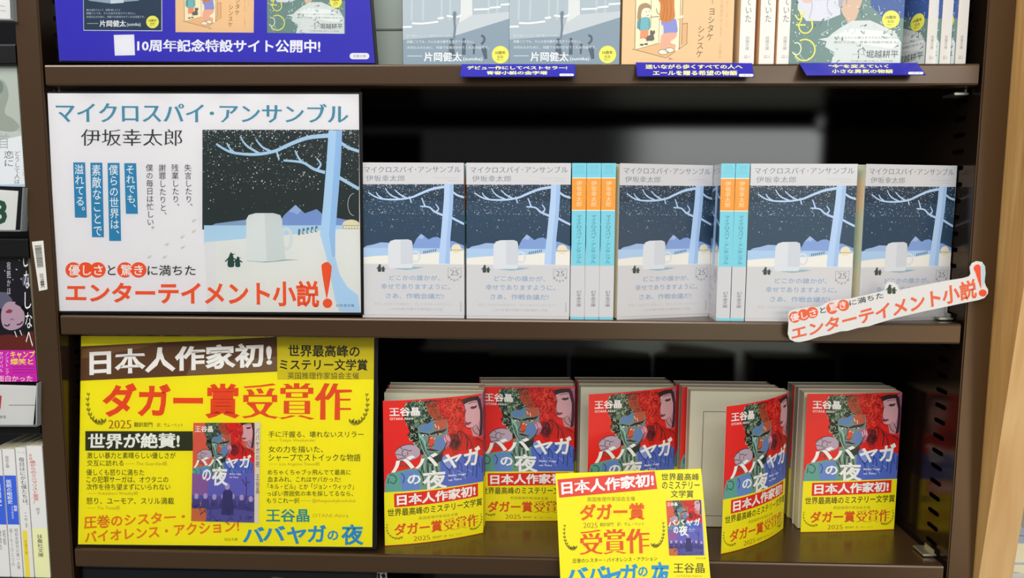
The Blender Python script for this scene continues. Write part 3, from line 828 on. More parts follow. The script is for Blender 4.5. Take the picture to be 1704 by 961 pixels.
def silver_art(A):
    """misty grey harbour scene; frame of the second silver book"""
    A.rect(800, -660, 1620, 480, 0xa9b6bd)
    A.poly([(820, -640), (1590, -640), (1590, -200), (820, -120)], 0x93a5ae)
    A.strokes([[(x, -300), (x + 6, 0), (x + 2, 170)] for x in (880, 960, 1090, 1150, 1420, 1480)], 14, 0xb6c2c8)
    A.poly([(1235, -420), (1292, -420), (1312, 140), (1200, 272), (1228, 120)], 0xd6d9d6)
    A.poly([(1308, 132), (1592, 110), (1592, 152), (1180, 275), (1210, 190)], 0xc0c7ca)
    A.poly([(818, 300), (1180, 275), (1592, 150), (1592, 480), (818, 480)], 0x8496a3)
    A.strokes([[(820, 214), (885, 212)], [(885, 188), (960, 190), (1070, 178)], [(1066, 156), (1110, 150)], [(1130, 138), (1200, 145), (1235, 132)], [(1320, 96), (1430, 92)], [(1432, 84), (1508, 78)], [(1508, 64), (1590, 58)]], 13, 0xe6eaea)
    dark = 0x4d5a68
    A.poly([(1172, 120), (1186, 104), (1200, 118), (1192, 170), (1196, 230), (1186, 300), (1172, 300), (1180, 220)], 0x6f7d88)
    A.ell(1162, 310, 14, 18, dark); A.poly([(1146, 330), (1180, 330), (1190, 420), (1140, 420)], dark)
    A.ell(1250, 300, 10, 12, dark); A.poly([(1240, 314), (1264, 314), (1262, 404), (1236, 404)], dark)
    A.stroke([(1372, 270), (1392, 285), (1392, 310), (1372, 332)], 16, dark)
    A.poly([(1370, 360), (1410, 350), (1416, 430), (1396, 436)], dark); A.poly([(1312, 330), (1332, 330), (1326, 400), (1314, 400)], dark)
    w = 0xd9e0e4
    A.txt('誰かを救おうとして、言葉を探したことはない。', (848, 265, 1175, 284), w, 0.004)
    A.txt('綺麗ごとでも、そんな自分勝手を生きていきたい。', (848, 304, 1320, 324), w, 0.004)
    A.txt('大切な人のために、何度でも気付かせてくれる作品です。', (848, 344, 1428, 364), w, 0.004)
    A.stroke([(850, 412), (955, 412)], 4, w)
    A.txt('片岡健太', (968, 386, 1236, 450), 0xf2f4f5, 0.016); A.txt('(sumika)', (1245, 420, 1380, 450), 0xe6eaee, 0.01)
    seal(A, 1507, 403, 60)
def silver_cover():
    W, H, T = 0.1055, 0.152, 0.013
    A = Art([(820, -634), (1590, -634), (1590, 474), (820, 474)], W, H, T)
    silver_art(A)
    A.rect(1590, -634, 1590 + T / W * 770, 474, 0xd9dbdc)
    return A, W, H, T
def beige_art(A):
    """line drawing of a girl with a satchel and a long-haired woman at an open door"""
    line = 0x6b5a40
    A.rect(60, -850, 1070, 580, 0xeac290)
    A.poly([(190, -300), (590, -300), (585, 385), (400, 388), (195, 445)], 0xf0e6bd)
    A.poly([(395, 180), (582, 180), (582, 440), (460, 515), (220, 450), (395, 388)], 0xe6b680)
    A.poly([(395, 190), (575, 190), (575, 400), (395, 388)], 0xf2e9c4)
    A.poly([(600, 225), (645, 215), (645, 385), (600, 405)], 0xe2b07c)
    A.strokes([[(190, -300), (188, 440)], [(195, 445), (400, 388), (400, 180)], [(195, 445), (465, 515), (655, 385)], [(580, -200), (582, 440)], [(600, -200), (600, 405)], [(645, 215), (645, 385)], [(600, 225), (645, 215)], [(325, 20), (325, 260)], [(165, 440), (195, 445)]], 4, line, False)
    # girl
    A.poly([(208, 190), (212, 90), (235, 55), (280, 45), (318, 65), (328, 110), (300, 90), (262, 95), (255, 185)], 0xa88a66, True)
    A.poly([(250, 100), (300, 88), (328, 112), (318, 160), (275, 180), (240, 165)], 0xf3e4c8, True)
    A.poly([(232, 180), (310, 172), (312, 272), (228, 278)], 0x6fb3ba, True)
    A.poly([(205, 200), (232, 185), (232, 270), (205, 262)], 0x5a9aa4)
    A.poly([(236, 280), (306, 272), (306, 340), (232, 350)], 0xe6936c)
    A.strokes([[(248, 350), (246, 400)], [(286, 345), (284, 395)]], 18, 0xf0e0c2)
    A.ell(250, 402, 18, 8, line); A.ell(288, 396, 18, 8, line)
    A.strokes([[(276, 118), (288, 122)], [(304, 116), (316, 112)], [(288, 152), (306, 148)], [(232, 180), (228, 278)], [(310, 172), (312, 272)]], 4, line)
    # cat
    A.poly([(320, 285), (330, 275), (342, 286), (358, 276), (364, 300), (352, 318), (356, 360), (290, 366), (296, 330), (320, 318)], 0x66625a, True)
    A.strokes([[(300, 360), (298, 372)], [(340, 356), (340, 370)], [(290, 350), (274, 340)]], 8, 0x66625a)
    # woman
    A.poly([(415, 205), (440, 192), (535, 180), (556, 240), (552, 300), (440, 306), (425, 250)], 0x8b90cf, True)
    A.strokes([[(424, 235), (430, 290), (418, 335)]], 18, 0xf2dcc0)
    A.poly([(440, 306), (548, 300), (546, 340), (500, 380), (560, 410), (566, 430), (470, 400), (468, 440), (420, 430), (415, 350)], 0xe8ab90, True)
    A.strokes([[(545, 180), (580, 165), (606, 160)]], 20, 0xf2e2c8)
    A.poly([(360, -160), (420, -220), (500, -200), (530, -100), (526, 60), (535, 160), (510, 190), (470, 210), (420, 200), (400, 160), (405, 60), (380, 10), (362, -40)], 0xcf7f3a, True)
    A.strokes([[(430, 0), (440, 100), (425, 190)], [(480, -20), (500, 80), (490, 190)], [(455, 0), (465, 120), (455, 200)], [(395, -60), (420, 40)]], 4, 0x9a5a24)
    A.strokes([[(370, 90), (380, 130), (400, 140)], [(325, 165), (395, 160)]], 5, line)
    A.ell(440, 465, 42, 22, 0xf4ead4); A.ell(495, 448, 38, 20, 0xf4ead4)
    A.ring(440, 465, 42, 22, 4, line); A.ring(495, 448, 38, 20, 4, line)
    A.poly([(548, 396), (575, 400), (570, 455), (545, 455)], 0xf4ead4); A.txt('Bz', (492, 514, 524, 530), line)
    A.stroke([(858, -100), (858, 50)], 4, 0x7a6040)
    A.vtxt('ヨシタケ', 825, 80, 888, 370, 0x6e573c, 0.004, drift=-10); A.vtxt('シンスケ', 735, 235, 800, 515, 0x6e573c, 0.004, drift=-8)
    A.vtxt('一日一日をていねいに、', 978, -120, 1000, 280, 0xcfa474); A.vtxt('誰かの物語がはじまる、この朝も', 928, -60, 952, 520, 0xc99c6c)
def beige_cover():
    W, H, T = 0.1055, 0.152, 0.0138
    A = Art([(75, -832), (1050, -832), (1050, 574), (75, 574)], W, H, T)
    beige_art(A)
    t = T / W * 975
    A.rect(1050, -832, 1050 + t, 574, 0xe9e5de)
    A.vtxt('あの日々を見ていた', 1050 + t * 0.28, -430, 1050 + t * 0.75, 215, 0x7d786e, 0.004)
    A.vtxt('双葉文庫', 1050 + t * 0.38, 330, 1050 + t * 0.66, 450, 0x8a857c); A.txt('は-1', (1050 + t * 0.35, 490, 1050 + t * 0.7, 520), 0x8a857c)
    return A, W, H, T
def green_art(A):
    """pale splashing figure in a white shirt among green and blue"""
    rng = random.Random(9)
    A.rect(40, -800, 980, 530, 0x6d8a84)
    A.poly([(640, -800), (980, -800), (980, 160), (800, 150), (700, 60)], 0x3d5a9a)
    A.poly([(110, -400), (430, -400), (460, 130), (330, 180), (190, 180), (115, 90)], 0xd8d8e2)
    A.strokes([[(200, -100), (230, 60), (210, 160)], [(380, -80), (350, 60), (390, 140)]], 8, 0xb6b8c8)
    A.ell(190, 20, 40, 20, 0xe0c0b0)
    A.poly([(480, -200), (690, -200), (590, 160), (540, 215), (470, 110), (450, 30)], 0xd6b49a)
    A.poly([(430, -200), (500, -200), (470, 100), (440, 60)], 0xa6a8b4)
    A.poly([(360, 340), (290, 325), (370, 310), (400, 280), (470, 230), (560, 178), (700, 175), (760, 200), (900, 260), (960, 350), (960, 525), (400, 525), (430, 430), (350, 385)], 0xd3d9d6)
    A.poly([(400, 300), (560, 240), (800, 260), (940, 330), (900, 400), (620, 360)], 0xe4e8e6)
    L = []
    for _ in range(260):
        x, y = rng.uniform(70, 965), rng.uniform(-300, 520)
        L.append((x, y, rng.uniform(1.5, 7) * rng.random() + 1.5))
    A.dots(L, 0xdce6e6)
    L = [[(x, y), (x + rng.uniform(-30, 30), y + rng.uniform(-40, 40)), (x + rng.uniform(-40, 40), y + rng.uniform(-60, 60))] for x, y in [(rng.uniform(80, 950), rng.uniform(-100, 500)) for _ in range(60)]]
    A.strokes(L[:30], 8, 0xc2d0ce, True, 0.6); A.strokes(L[30:], 7, 0x47665f, True, 0.6)
    y_ = 0xe6e46a
    A.stroke([(95, 130), (130, 170), (165, 130), (172, 90)], 12, y_); A.stroke([(105, 210), (185, 212)], 12, y_)
    A.ring(185, 215, 55, 62, 11, y_, -60, 190); A.ring(185, 410, 84, 84, 12, y_, -120, 150); A.ring(120, 400, 36, 48, 9, 0xe9ecc0, -120, 150)
    A.strokes([[(120, 80), (150, 160), (120, 220)]], 10, y_)
    seal(A, 866, 168, 70)
    g = 0x8b9694
    A.txt('今を変えたいと願うすべての人に届けたい、', (420, 302, 940, 322), g); A.txt('静かで力強い青春の物語が始まる。', (420, 338, 940, 358), g)
    A.stroke([(570, 443), (665, 443)], 3, g)
    A.txt('堀越耕平', (682, 412, 942, 472), 0x4a5254, 0.006); A.txt('双葉文庫の新しい物語', (560, 490, 900, 504), 0x9aa4a2)
def green_cover():
    W, H, T = 0.1055, 0.152, 0.0122
    A = Art([(65, -779), (970, -779), (970, 525), (65, 525)], W, H, T)
    green_art(A)
    t = T / W * 905
    A.rect(970, -779, 970 + t, 525, 0xe8e5e0)
    A.vtxt('双葉文庫', 970 + t * 0.36, 290, 970 + t * 0.66, 400, 0x8a867e); A.txt('ほ-1', (970 + t * 0.33, 450, 970 + t * 0.7, 480), 0x8a867e)
    return A, W, H, T
def anniversary_poster():
    Q = [(60, -330), (1500, -330), (1550, 288), (107, 278)]
    A = Art(Q, 1, 1)
    A.poly(Q, 0x2f28b4)
    A.txt('10周年記念特設サイト公開中!', ((462, 178), (1300, 178), (1300, 242), (462, 236)), 0xf2f2f6, 0.028)
    A.poly([(355, 158), (448, 156), (452, 252), (360, 254)], 0xe8e8ec)
    A.rrect(1434, 241, 1524, 270, 14, 0xeeeef2); A.txt('双葉文庫', (1450, 249, 1508, 262), 0x7a7a84)
    A.poly([(212, -330), (576, -330), (576, 140), (217, 138)], 0xd8dce4)
    A.poly([(214, -330), (573, -330), (573, 137), (219, 135)], 0x22384f)
    A.poly([(290, -330), (520, -330), (470, 0), (330, 12), (240, 0)], 0x91a3b0); A.poly([(350, -330), (420, -330), (400, 10), (340, 14)], 0xc7d2d8)
    w = 0xc4ccd6
    for t, b in (('誰かを救おうとして、言葉を探したこと', (230, 38, 385, 48)), ('綺麗ごとでも、そんな自分を生きていきたい。', (230, 53, 455, 63)), ('大切な人のために、何度でも気付かせてくれる作品です。', (230, 69, 497, 80))): A.txt(t, b, w)
    A.stroke([(233, 105), (284, 105)], 2, w); A.txt('片岡健太', (290, 90, 411, 121), 0xeef0f2, 0.02); A.txt('(sumika)', (415, 101, 478, 121), 0xdfe3e8, 0.01)
    seal(A, 532, 98, 29)
    A.push([(75, -832), (1050, -832), (1050, 574), (75, 574)], [(630, -400), (994, -400), (994, 147), (637, 145)], (75, -832, 1050, 574)); beige_art(A); A.pop()
    A.push([(65, -779), (970, -779), (970, 525), (65, 525)], [(1048, -390), (1408, -390), (1413, 152), (1056, 148)], (65, -779, 970, 525)); green_art(A); A.pop()
    return A

# ------------------------------------------------------------------ books
def plan(w, t, a0=0.0, a1=0.0, n=1):
    """ground plan of a paperback cover from the free front edge round the spine to the back"""
    P = [(w / 2, -t / 2)]
    for k in range(n):
        a = math.radians(a0 + (a1 - a0) * (k + 0.5) / n)
        x, y = P[-1]
        P.append((x - w / n * math.cos(a), y - w / n * math.sin(a)))
    P = P[::-1]
    return P + [(w / 2, t / 2), (-w / 2, t / 2)]
def wrap(P):
    cum = [0.0]
    for a, b in zip(P, P[1:]): cum.append(cum[-1] + math.hypot(b[0] - a[0], b[1] - a[1]))
    seg = []
    for a, b in zip(P, P[1:]):
        L = math.hypot(b[0] - a[0], b[1] - a[1]); seg.append(((b[1] - a[1]) / L, -(b[0] - a[0]) / L))
    nv = [seg[0]]
    for a, b in zip(seg, seg[1:]):
        x, y = a[0] + b[0], a[1] + b[1]; d = 1 + a[0] * b[0] + a[1] * b[1]
        nv.append((x / d, y / d))
    nv.append(seg[-1])
    def fn(U, V, off):
        U = min(max(U, 0.0), cum[-1])
        i = 0
        while i < len(cum) - 2 and U > cum[i + 1]: i += 1
        k = (U - cum[i]) / (cum[i + 1] - cum[i])
        x = P[i][0] * (1 - k) + P[i + 1][0] * k + off * (nv[i][0] * (1 - k) + nv[i + 1][0] * k)
        y = P[i][1] * (1 - k) + P[i + 1][1] * k + off * (nv[i][1] * (1 - k) + nv[i + 1][1] * k)
        return (x, y, V)
    return fn, cum
def sheet_mesh(name, P, z0, z1, o0, o1, base_col, art, rough=0.45, spec=0.35, coat=0.0):
    fn, cum = wrap(P)
    mb = MB(); m = mat(base_col, rough, spec, 0.0, coat)
    n = len(cum); vs = []
    for c in cum: vs += [fn(c, z0, o0), fn(c, z1, o0), fn(c, z0, o1), fn(c, z1, o1)]
    fs = []
    for i in range(n - 1):
        a, b = 4 * i, 4 * i + 4
        fs += [(a + 2, b + 2, b + 3, a + 3), (a, a + 1, b + 1, b), (a + 1, a + 3, b + 3, b + 1), (a, b, b + 2, a + 2)]
    fs += [(0, 2, 3, 1), (4 * n - 4, 4 * n - 3, 4 * n - 1, 4 * n - 2)]
    mb.add(vs, fs, m)
    if art: fill(mb, art, fn, o1, cum[1:-1], rough, spec, coat)
    o = mb.build(name)
    me = o.data; bpy.data.objects.remove(o)
    return me
PROTO = {}
COVERS = {}
def parts_of(kind, a0=0.0, a1=0.0):
    """meshes of a paperback: pages, printed cover, paper band, wrap or title page"""
    key = (kind, a0, a1)
    if key in PROTO: return PROTO[key]
    if kind not in COVERS: COVERS[kind] = KINDS[kind]['cover']()
    A, W, H, T = COVERS[kind]; spec = KINDS[kind]
    n = 1 if a0 == 0 and a1 == 0 else 12
    P = plan(W, T, a0, a1, n)
    out = []
    mb = MB(); mb.box(-W / 2 + 0.0008, W / 2 - 0.0006, -T / 2 + 0.0003, T / 2 - 0.0003, 0.0008, H - 0.0008, M_PAGES)
    o = mb.build('page_block'); out.append(('page_block', o.data)); bpy.data.objects.remove(o)
    out.append(('cover', sheet_mesh('cover', P, 0.0, H, 0.0, 0.0004, spec['base'], A, coat=spec.get('coat', 0.25))))
    if 'band' in spec:
        B, bz0, bz1 = spec['band']
        if callable(B): B = B(); spec['band'] = (B, bz0, bz1)
        out.append(('paper_band', sheet_mesh('paper_band', P, bz0, bz1, 0.0005, 0.0007, spec['band_base'], B, coat=0.15)))
    if a0 > 12:
        TP = Art([(0, 0), (100, 0), (100, 150), (0, 150)], W - 0.002, H - 0.002)
        TP.strokes([[(14, 22), (96, 22)], [(14, 22), (14, 138)], [(14, 138), (96, 138)]], 0.7, 0x6d6752)
        TP.vtxt('ババヤガの夜', 60, 40, 70, 110, 0x4b4636); TP.vtxt('王谷晶', 40, 80, 47, 104, 0x4b4636)
        mb = MB(); fn, _ = wrap([(-W / 2 + 0.0008, -T / 2 + 0.0002), (W / 2 - 0.001, -T / 2 + 0.0002)])
        mb.add([fn(0, 0.001, 0), fn(W - 0.002, 0.001, 0), fn(W - 0.002, H - 0.001, 0), fn(0, H - 0.001, 0)], [(0, 1, 2, 3)], mat(0xd9d2b8, 0.8, 0.1))
        fill(mb, TP, lambda a, b, o_: fn(a, b + 0.001, o_), 0.0, None, 0.8, 0.1)
        o = mb.build('title_page'); out.append(('title_page', o.data)); bpy.data.objects.remove(o)
    if spec.get('wrap'):
        mb = MB(); g = 0.0004
        x0, x1, y0, y1, z1 = -W / 2 - g, W / 2 + g, -T / 2 - g, T / 2 + g, H + g
        mb.add([(x0, y0, 0), (x1, y0, 0), (x1, y1, 0), (x0, y1, 0), (x0, y0, z1), (x1, y0, z1), (x1, y1, z1), (x0, y1, z1)],
               [(4, 5, 6, 7), (0, 1, 5, 4), (1, 2, 6, 5), (2, 3, 7, 6), (3, 0, 4, 7)], M_WRAP)
        o = mb.build('shrink_wrap'); out.append(('shrink_wrap', o.data)); bpy.data.objects.remove(o)
    PROTO[key] = out
    return out
KINDS = {
    'snow': dict(cover=micro_cover, base=0xcfcdce, band=(micro_band, 0.0026, 0.0538), band_base=0xcdcbcc),
    'crime': dict(cover=crime_cover, base=0xddd6c8, band=(crime_band, 0.0006, 0.0592), band_base=0xf2e212),
    'silver': dict(cover=silver_cover, base=0xc2c9cd, wrap=True),
    'beige': dict(cover=beige_cover, base=0xe0a566),
    'green': dict(cover=green_cover, base=0xc9d2cf, wrap=True),
}
def book(kind, x, y, z, rz, label, group, a0=0.0, a1=0.0, lean=0.0):
    root = empty('paperback_book', (x, y, z), (math.radians(lean), 0, math.radians(rz)))
    tag(root, label, 'book', group)
    for nm, me in parts_of(kind, a0, a1):
        o = link(nm, me, root)
        if nm == 'title_page': tag(o, 'cream title page showing under the raised cover')
    return root

# ------------------------------------------------------------------ the bookcase (front of its shelves at y = 0)
Z_TOP, Z_MID, Z_LOW, Z_BASE = 0.248, 0.0, -0.248, -0.496
DEPTH = 0.20
def slots(mb, x, side, z0, z1, m):
    """row of bracket slots in a side panel"""
    z = z0
    while z < z1:
        P = []
        for cx, a in ((0.040, -90), (0.025, 90)):
            for k in range(7):
                t = math.radians(a + 30 * k); P.append((x, cx + 0.0022 * math.cos(t), z + 0.0022 * math.sin(t)))
        n = len(P); h = [(x + side * 0.0006, p[1], p[2] ) for p in P]
        mb.add(h, [tuple(range(n))], M_HOLE)
        rim = [(x + side * 0.0008, 0.0325 + (p[1] - 0.0325) * 1.05, z - 0.0004 + (p[2] - z) * 1.25) for p in P[3:11]]
        z += 0.0162
case = tag(empty('bookcase', (0, 0, Z_BASE - 0.05)), 'dark brown steel bookcase with four shelves and slotted sides', 'bookcase')
off = Vector((0, 0, -(Z_BASE - 0.05)))
def shelf_part(z, parent, offset, x0=-0.4495, x1=0.4495, depth=DEPTH, m=None):
    m = m or M_BROWN
    mb = MB(); e = 0.0022
    # folded sheet: top, rounded front lip, return underneath
    prof = [(depth, z), (e, z), (e * 0.3, z - e * 0.3), (0, z - e), (0, z - 0.0205 + e), (e * 0.3, z - 0.0205 + e * 0.3), (e, z - 0.0205), (0.018, z - 0.0205), (0.018, z - 0.0190), (0.0025, z - 0.0190), (0.0025, z - 0.003), (depth, z - 0.003)]
    n = len(prof)
    vs = [(x0, a, b) for a, b in prof] + [(x1, a, b) for a, b in prof]
    fs = [(i, (i + 1) % n, (i + 1) % n + n, i + n) for i in range(n)]
    mb.add(vs, fs, m)
    for k in (0, n): mb.add([vs[i + k] for i in range(n)], tessellate_polygon([[Vector((a, b, 0)) for a, b in prof]]), m)
    o = mb.build('shelf', parent); o.location = offset
    return o
for z in (Z_TOP, Z_MID, Z_LOW, Z_BASE): shelf_part(z, case, off)
mb = MB(); mb.box(-0.4525, 0.4535, DEPTH, DEPTH + 0.004, Z_BASE - 0.05, 0.62, M_BACK); mb.build('back_panel', case, off)
for sx, x in ((1, -0.4525), (-1, 0.4535)):
    mb = MB(); mb.box(min(x, x - sx * 0.002), max(x, x - sx * 0.002), 0.002, DEPTH, Z_BASE - 0.05, 0.62, M_SIDE)
    slots(mb, x, sx, Z_BASE, 0.5, M_HOLE)
    mb.build('side_panel', case, off)
for x0, x1 in ((-0.4772, -0.4528), (0.4538, 0.4797)):
    mb = MB(); mb.box(x0, x1, 0.0, 0.03, Z_BASE - 0.05, 0.62, M_BROWN); mb.build('post', case, off, 0.0012)
for z in (Z_TOP, Z_MID, Z_LOW):
    for sx in (-1, 1):
        mb = MB()
        zz = z + 0.0012 if z != Z_TOP else z - 0.0265
        xa = sx * 0.4500
        xs = sorted((xa, xa - sx * 0.012))
        mb.box(xs[0] if sx > 0 else xa - 0.002, xs[1] + (0.002 if sx > 0 else 0), 0.018, 0.040, zz, zz + 0.0022, M_STEEL)
        mb.box(xa - 0.0009, xa + 0.0009, 0.020, 0.038, zz, zz + 0.006, M_STEEL)
        o = mb.build('shelf_clip', case, off, 0.0005); tag(o, 'small bright steel shelf clip')

# neighbouring bay on the left
bay = tag(empty('bookcase', (-0.93, 0, Z_BASE - 0.05)), 'neighbouring dark brown bookcase bay running off past the left post', 'bookcase')
boff = Vector((0.93, 0, -(Z_BASE - 0.05)))
for z in (0.268, 0.078, -0.105, -0.283): shelf_part(z, bay, boff, -0.80, -0.478, DEPTH, M_BLACK)
mb = MB(); mb.box(-0.80, -0.4775, DEPTH, DEPTH + 0.004, Z_BASE - 0.05, 0.62, M_BACK); mb.build('back_panel', bay, boff)

# stock sticker on the left post
a = [at(53, 402, Y=-0.0006), at(72, 400, Y=-0.0006), at(79, 481, Y=-0.0006), at(65, 484, Y=-0.0006)]
A = Art([(155, 32), (205, 30), (232, 266), (185, 270)], 1, 1)
rng = random.Random(2)
y = 52
while y < 162:
    h = rng.choice((1.4, 2.2, 3.4)); sh = (y - 40) * 0.117
    A.poly([(166 + sh, y), (196 + sh, y), (196 + sh, y + h), (166 + sh, y + h)], 0x4a4a46); y += h + rng.choice((1.6, 2.4))
for i, c in enumerate('006113'):
    yy = 190 + 11.5 * i
    A.txt(c, ((191 + i * 1.3, yy + 9.5), (191 + i * 1.3, yy), (211 + i * 1.3, yy), (211 + i * 1.3, yy + 9.5)) if False else ((190 + i * 1.3, yy + 10), (190 + i * 1.3, yy), (210 + i * 1.3, yy), (210 + i * 1.3, yy + 10)), 0x5a5a55)
o = card('barcode_sticker', a, A, 0xdcd8cf, 0.0003)
tag(o, 'narrow white barcode sticker numbered 311600 on the left bookcase post', 'sticker')

# ------------------------------------------------------------------ posters in clear holders
def poster(name, label, px, ys, art, base_col, edge, lip=0.004, sleeve_up=0.006, rough=0.5):
    TL, TR, BR, BL = planar(px, ys)
    org = (BL + BR) / 2
    root = empty(name, org)
    tag(root, label, 'poster')
    def local(o): o.parent = root; o.location = (0, 0, 0); return o
    sheet = card('printed_sheet', (TL, TR, BR, BL), art, base_col, 0.0004, root, rough, 0.3, 0.0, None, org)
    ux = (TR - TL).normalized(); uz = (TL - BL).normalized(); nn = ux.cross(uz).normalized()
    back = lambda e, d: (TL - ux * e[0] + uz * e[1] - nn * d, TR + ux * e[2] + uz * e[1] - nn * d, BR + ux * e[2] - uz * e[3] - nn * d, BL - ux * e[0] - uz * e[3] - nn * d)
    b = card('holder_back', back(edge, 0.0014), None, 0x0c0c0e, 0.0015, root, 0.35, 0.4, 0.0, None, org)
    # clear front film with a gently wavy surface
    TLs, TRs, BRs, BLs = back((edge[0], sleeve_up, edge[2], edge[3]), -0.0012)
    nx, nz = 48, 32
    rg = random.Random(name + label)
    ph = [rg.uniform(0, 6.28) for _ in range(6)]
    V = []; F = []
    for j in range(nz + 1):
        for i in range(nx + 1):
            s_, t_ = i / nx, j / nz
            p = BLs * (1 - s_) * (1 - t_) + BRs * s_ * (1 - t_) + TRs * s_ * t_ + TLs * (1 - s_) * t_
            wv = math.sin(7 * s_ + 3 * t_ + ph[0]) + 0.7 * math.sin(5 * t_ - 4 * s_ + ph[1]) + 0.5 * math.sin(13 * s_ * t_ + ph[2])
            if t_ > 0.97: wv += 2.0 * math.sin(31 * s_ + ph[3])
            V.append(p + nn * (0.0003 * wv + 0.0009) - org); F += [(j * (nx + 1) + i, j * (nx + 1) + i + 1, (j + 1) * (nx + 1) + i + 1, (j + 1) * (nx + 1) + i)] if i < nx and j < nz else []
    mb = MB(); mb.add(V, F, M_SLEEVE)
    o = mb.build('clear_film', root); tag(o, 'clear glossy plastic film')
    for p in o.data.polygons: p.use_smooth = True
    return root
poster('poster', 'blue anniversary poster in a clear holder at the left of the top shelf',
       [(60 + 60 / 2.748, -120), (60 + 1500 / 2.748, -120), (60 + 1550 / 2.748, 105), (60 + 107 / 2.748, 101)], (0.004,) * 4, anniversary_poster(), 0x2f28b4, (0.001, 0.002, 0.003, 0.0012))
poster('poster', 'white poster with a snowy night picture of a mug, left on the middle shelf',
       [(79, 155), (597, 156.5), (600.5, 519.5), (96.5, 517)], (0.004,) * 4, winter_poster(), 0xe9e6e8, (0.0006, 0.002, 0.0028, 0.0026))
poster('poster', 'yellow award poster with red lettering, leaning at the left of the lower shelf',
       [(135, 558.5), (622.5, 561), (619.5, 909.5), (130, 905)], (0.026, 0.026, 0.003, 0.003), award_poster(), 0xf4e60a, (0.001, 0.002, 0.004, 0.0025))
# dark poster standing on the shelf below, only its upper edge in view
A = Art([(0, 0), (490, 0), (490, 340), (0, 340)], 1, 1)
rng = random.Random(8)
for c in (0x2f4a2c, 0x1d2634, 0x3e4a34, 0x20301f, 0x4a4f3a):
    for k in range(5):
        x, y = rng.uniform(10, 480), rng.uniform(4, 300)
        A.poly([(x + 40 * math.cos(t) * rng.uniform(0.4, 1.2), y + 20 * math.sin(t) * rng.uniform(0.4, 1.2)) for t in [q * 0.9 for q in range(7)]], c, True)
poster('poster', 'dark green and black poster standing on the shelf under the lowest lip',
       [(137, 946), (622, 952.5), (612, 1280), (150, 1270)], (0.012, 0.012, 0.004, 0.004), A, 0x12141a, (0.001, 0.002, 0.003, 0.0025))
A = Art([(0, 0), (30, 0), (30, 40), (0, 40)], 1, 1)
A.txt('ド', (4, 1, 26, 38), 0x202024, 0.05)
Pq = [at(627, 951, Y=0.02), at(643.5, 951, Y=0.02), at(643, 975, Y=0.018), at(627, 975, Y=0.018)]
Pq[2] = Vector((Pq[1].x, 0.02, Z_BASE)); Pq[3] = Vector((Pq[0].x, 0.02, Z_BASE))
A = Art([(0, 0), (30, 0), (30, 420), (0, 420)], 1, 1)
A.txt('ド', (2, 2, 28, 36), 0x202024, 0.05)
tag(card('divider_strip', Pq, A, 0xb9bcb8, 0.0012), 'narrow pale grey strip with black lettering beside the dark poster', 'shelf divider')

# ------------------------------------------------------------------ middle shelf: winter-night paperbacks
GS = 'white and navy winter paperbacks on the middle shelf'
W5, T5 = 0.1025, 0.0128
front = ['leftmost face-out winter paperback, right beside the snowy poster', 'second face-out winter paperback, touching the left side of three turquoise spines',
         'face-out winter paperback between the three and the two turquoise spines', 'face-out winter paperback just right of the two turquoise spines', 'rightmost face-out winter paperback, behind the cut-out orange slogan sign']
behind = ['the leftmost face-out winter paperback', 'the face-out winter paperback left of the three spines', 'the face-out winter paperback between the spine groups', 'the face-out winter paperback right of the two spines', 'the rightmost face-out winter paperback']
for i, (px_, rz) in enumerate(((606, 0.6), (776.5, 0.4), (1026.3, 18), (1239.5, 0.5), (1427, 14))):
    p = at(px_, 528 + 0.008 * (px_ - 606), Y=0.006)
    for k in range(3):
        dx = ((0.0, 0.0012, -0.0008), (0.0, -0.001, 0.0006))[i % 2][k] + (0.0008 if i == 0 and k else 0) - (0.0016 if i == 0 and not k else 0)
        lab = ('white-topped ' + front[i]) if k == 0 else ('winter paperback, %s copy behind %s' % (('second', 'last')[k - 1], behind[i]))
        c_, s_ = math.cos(math.radians(rz)), math.sin(math.radians(rz)); d = T5 / 2 + k * 0.0148
        book('snow', p.x + (W5 / 2 + dx) * c_ - d * s_, 0.0065 + (W5 / 2 + dx) * s_ + d * c_, Z_MID, rz, lab, GS)
for j, (px_, lab) in enumerate(((959.5, 'leftmost of three turquoise and orange paperback spines in a row'), (983.5, 'middle one of three turquoise and orange paperback spines in a row'), (1007.5, 'third turquoise and orange paperback spine, with bare page edges on its right'),
                                (1202.3, 'left one of the pair of turquoise and orange paperback spines'), (1225.2, 'right one of the pair of turquoise and orange paperback spines'))):
    p = at(px_, 529, Y=0.006)
    book('snow', p.x + 0.0005, 0.0062 + W5 / 2, Z_MID, -90, lab, GS)

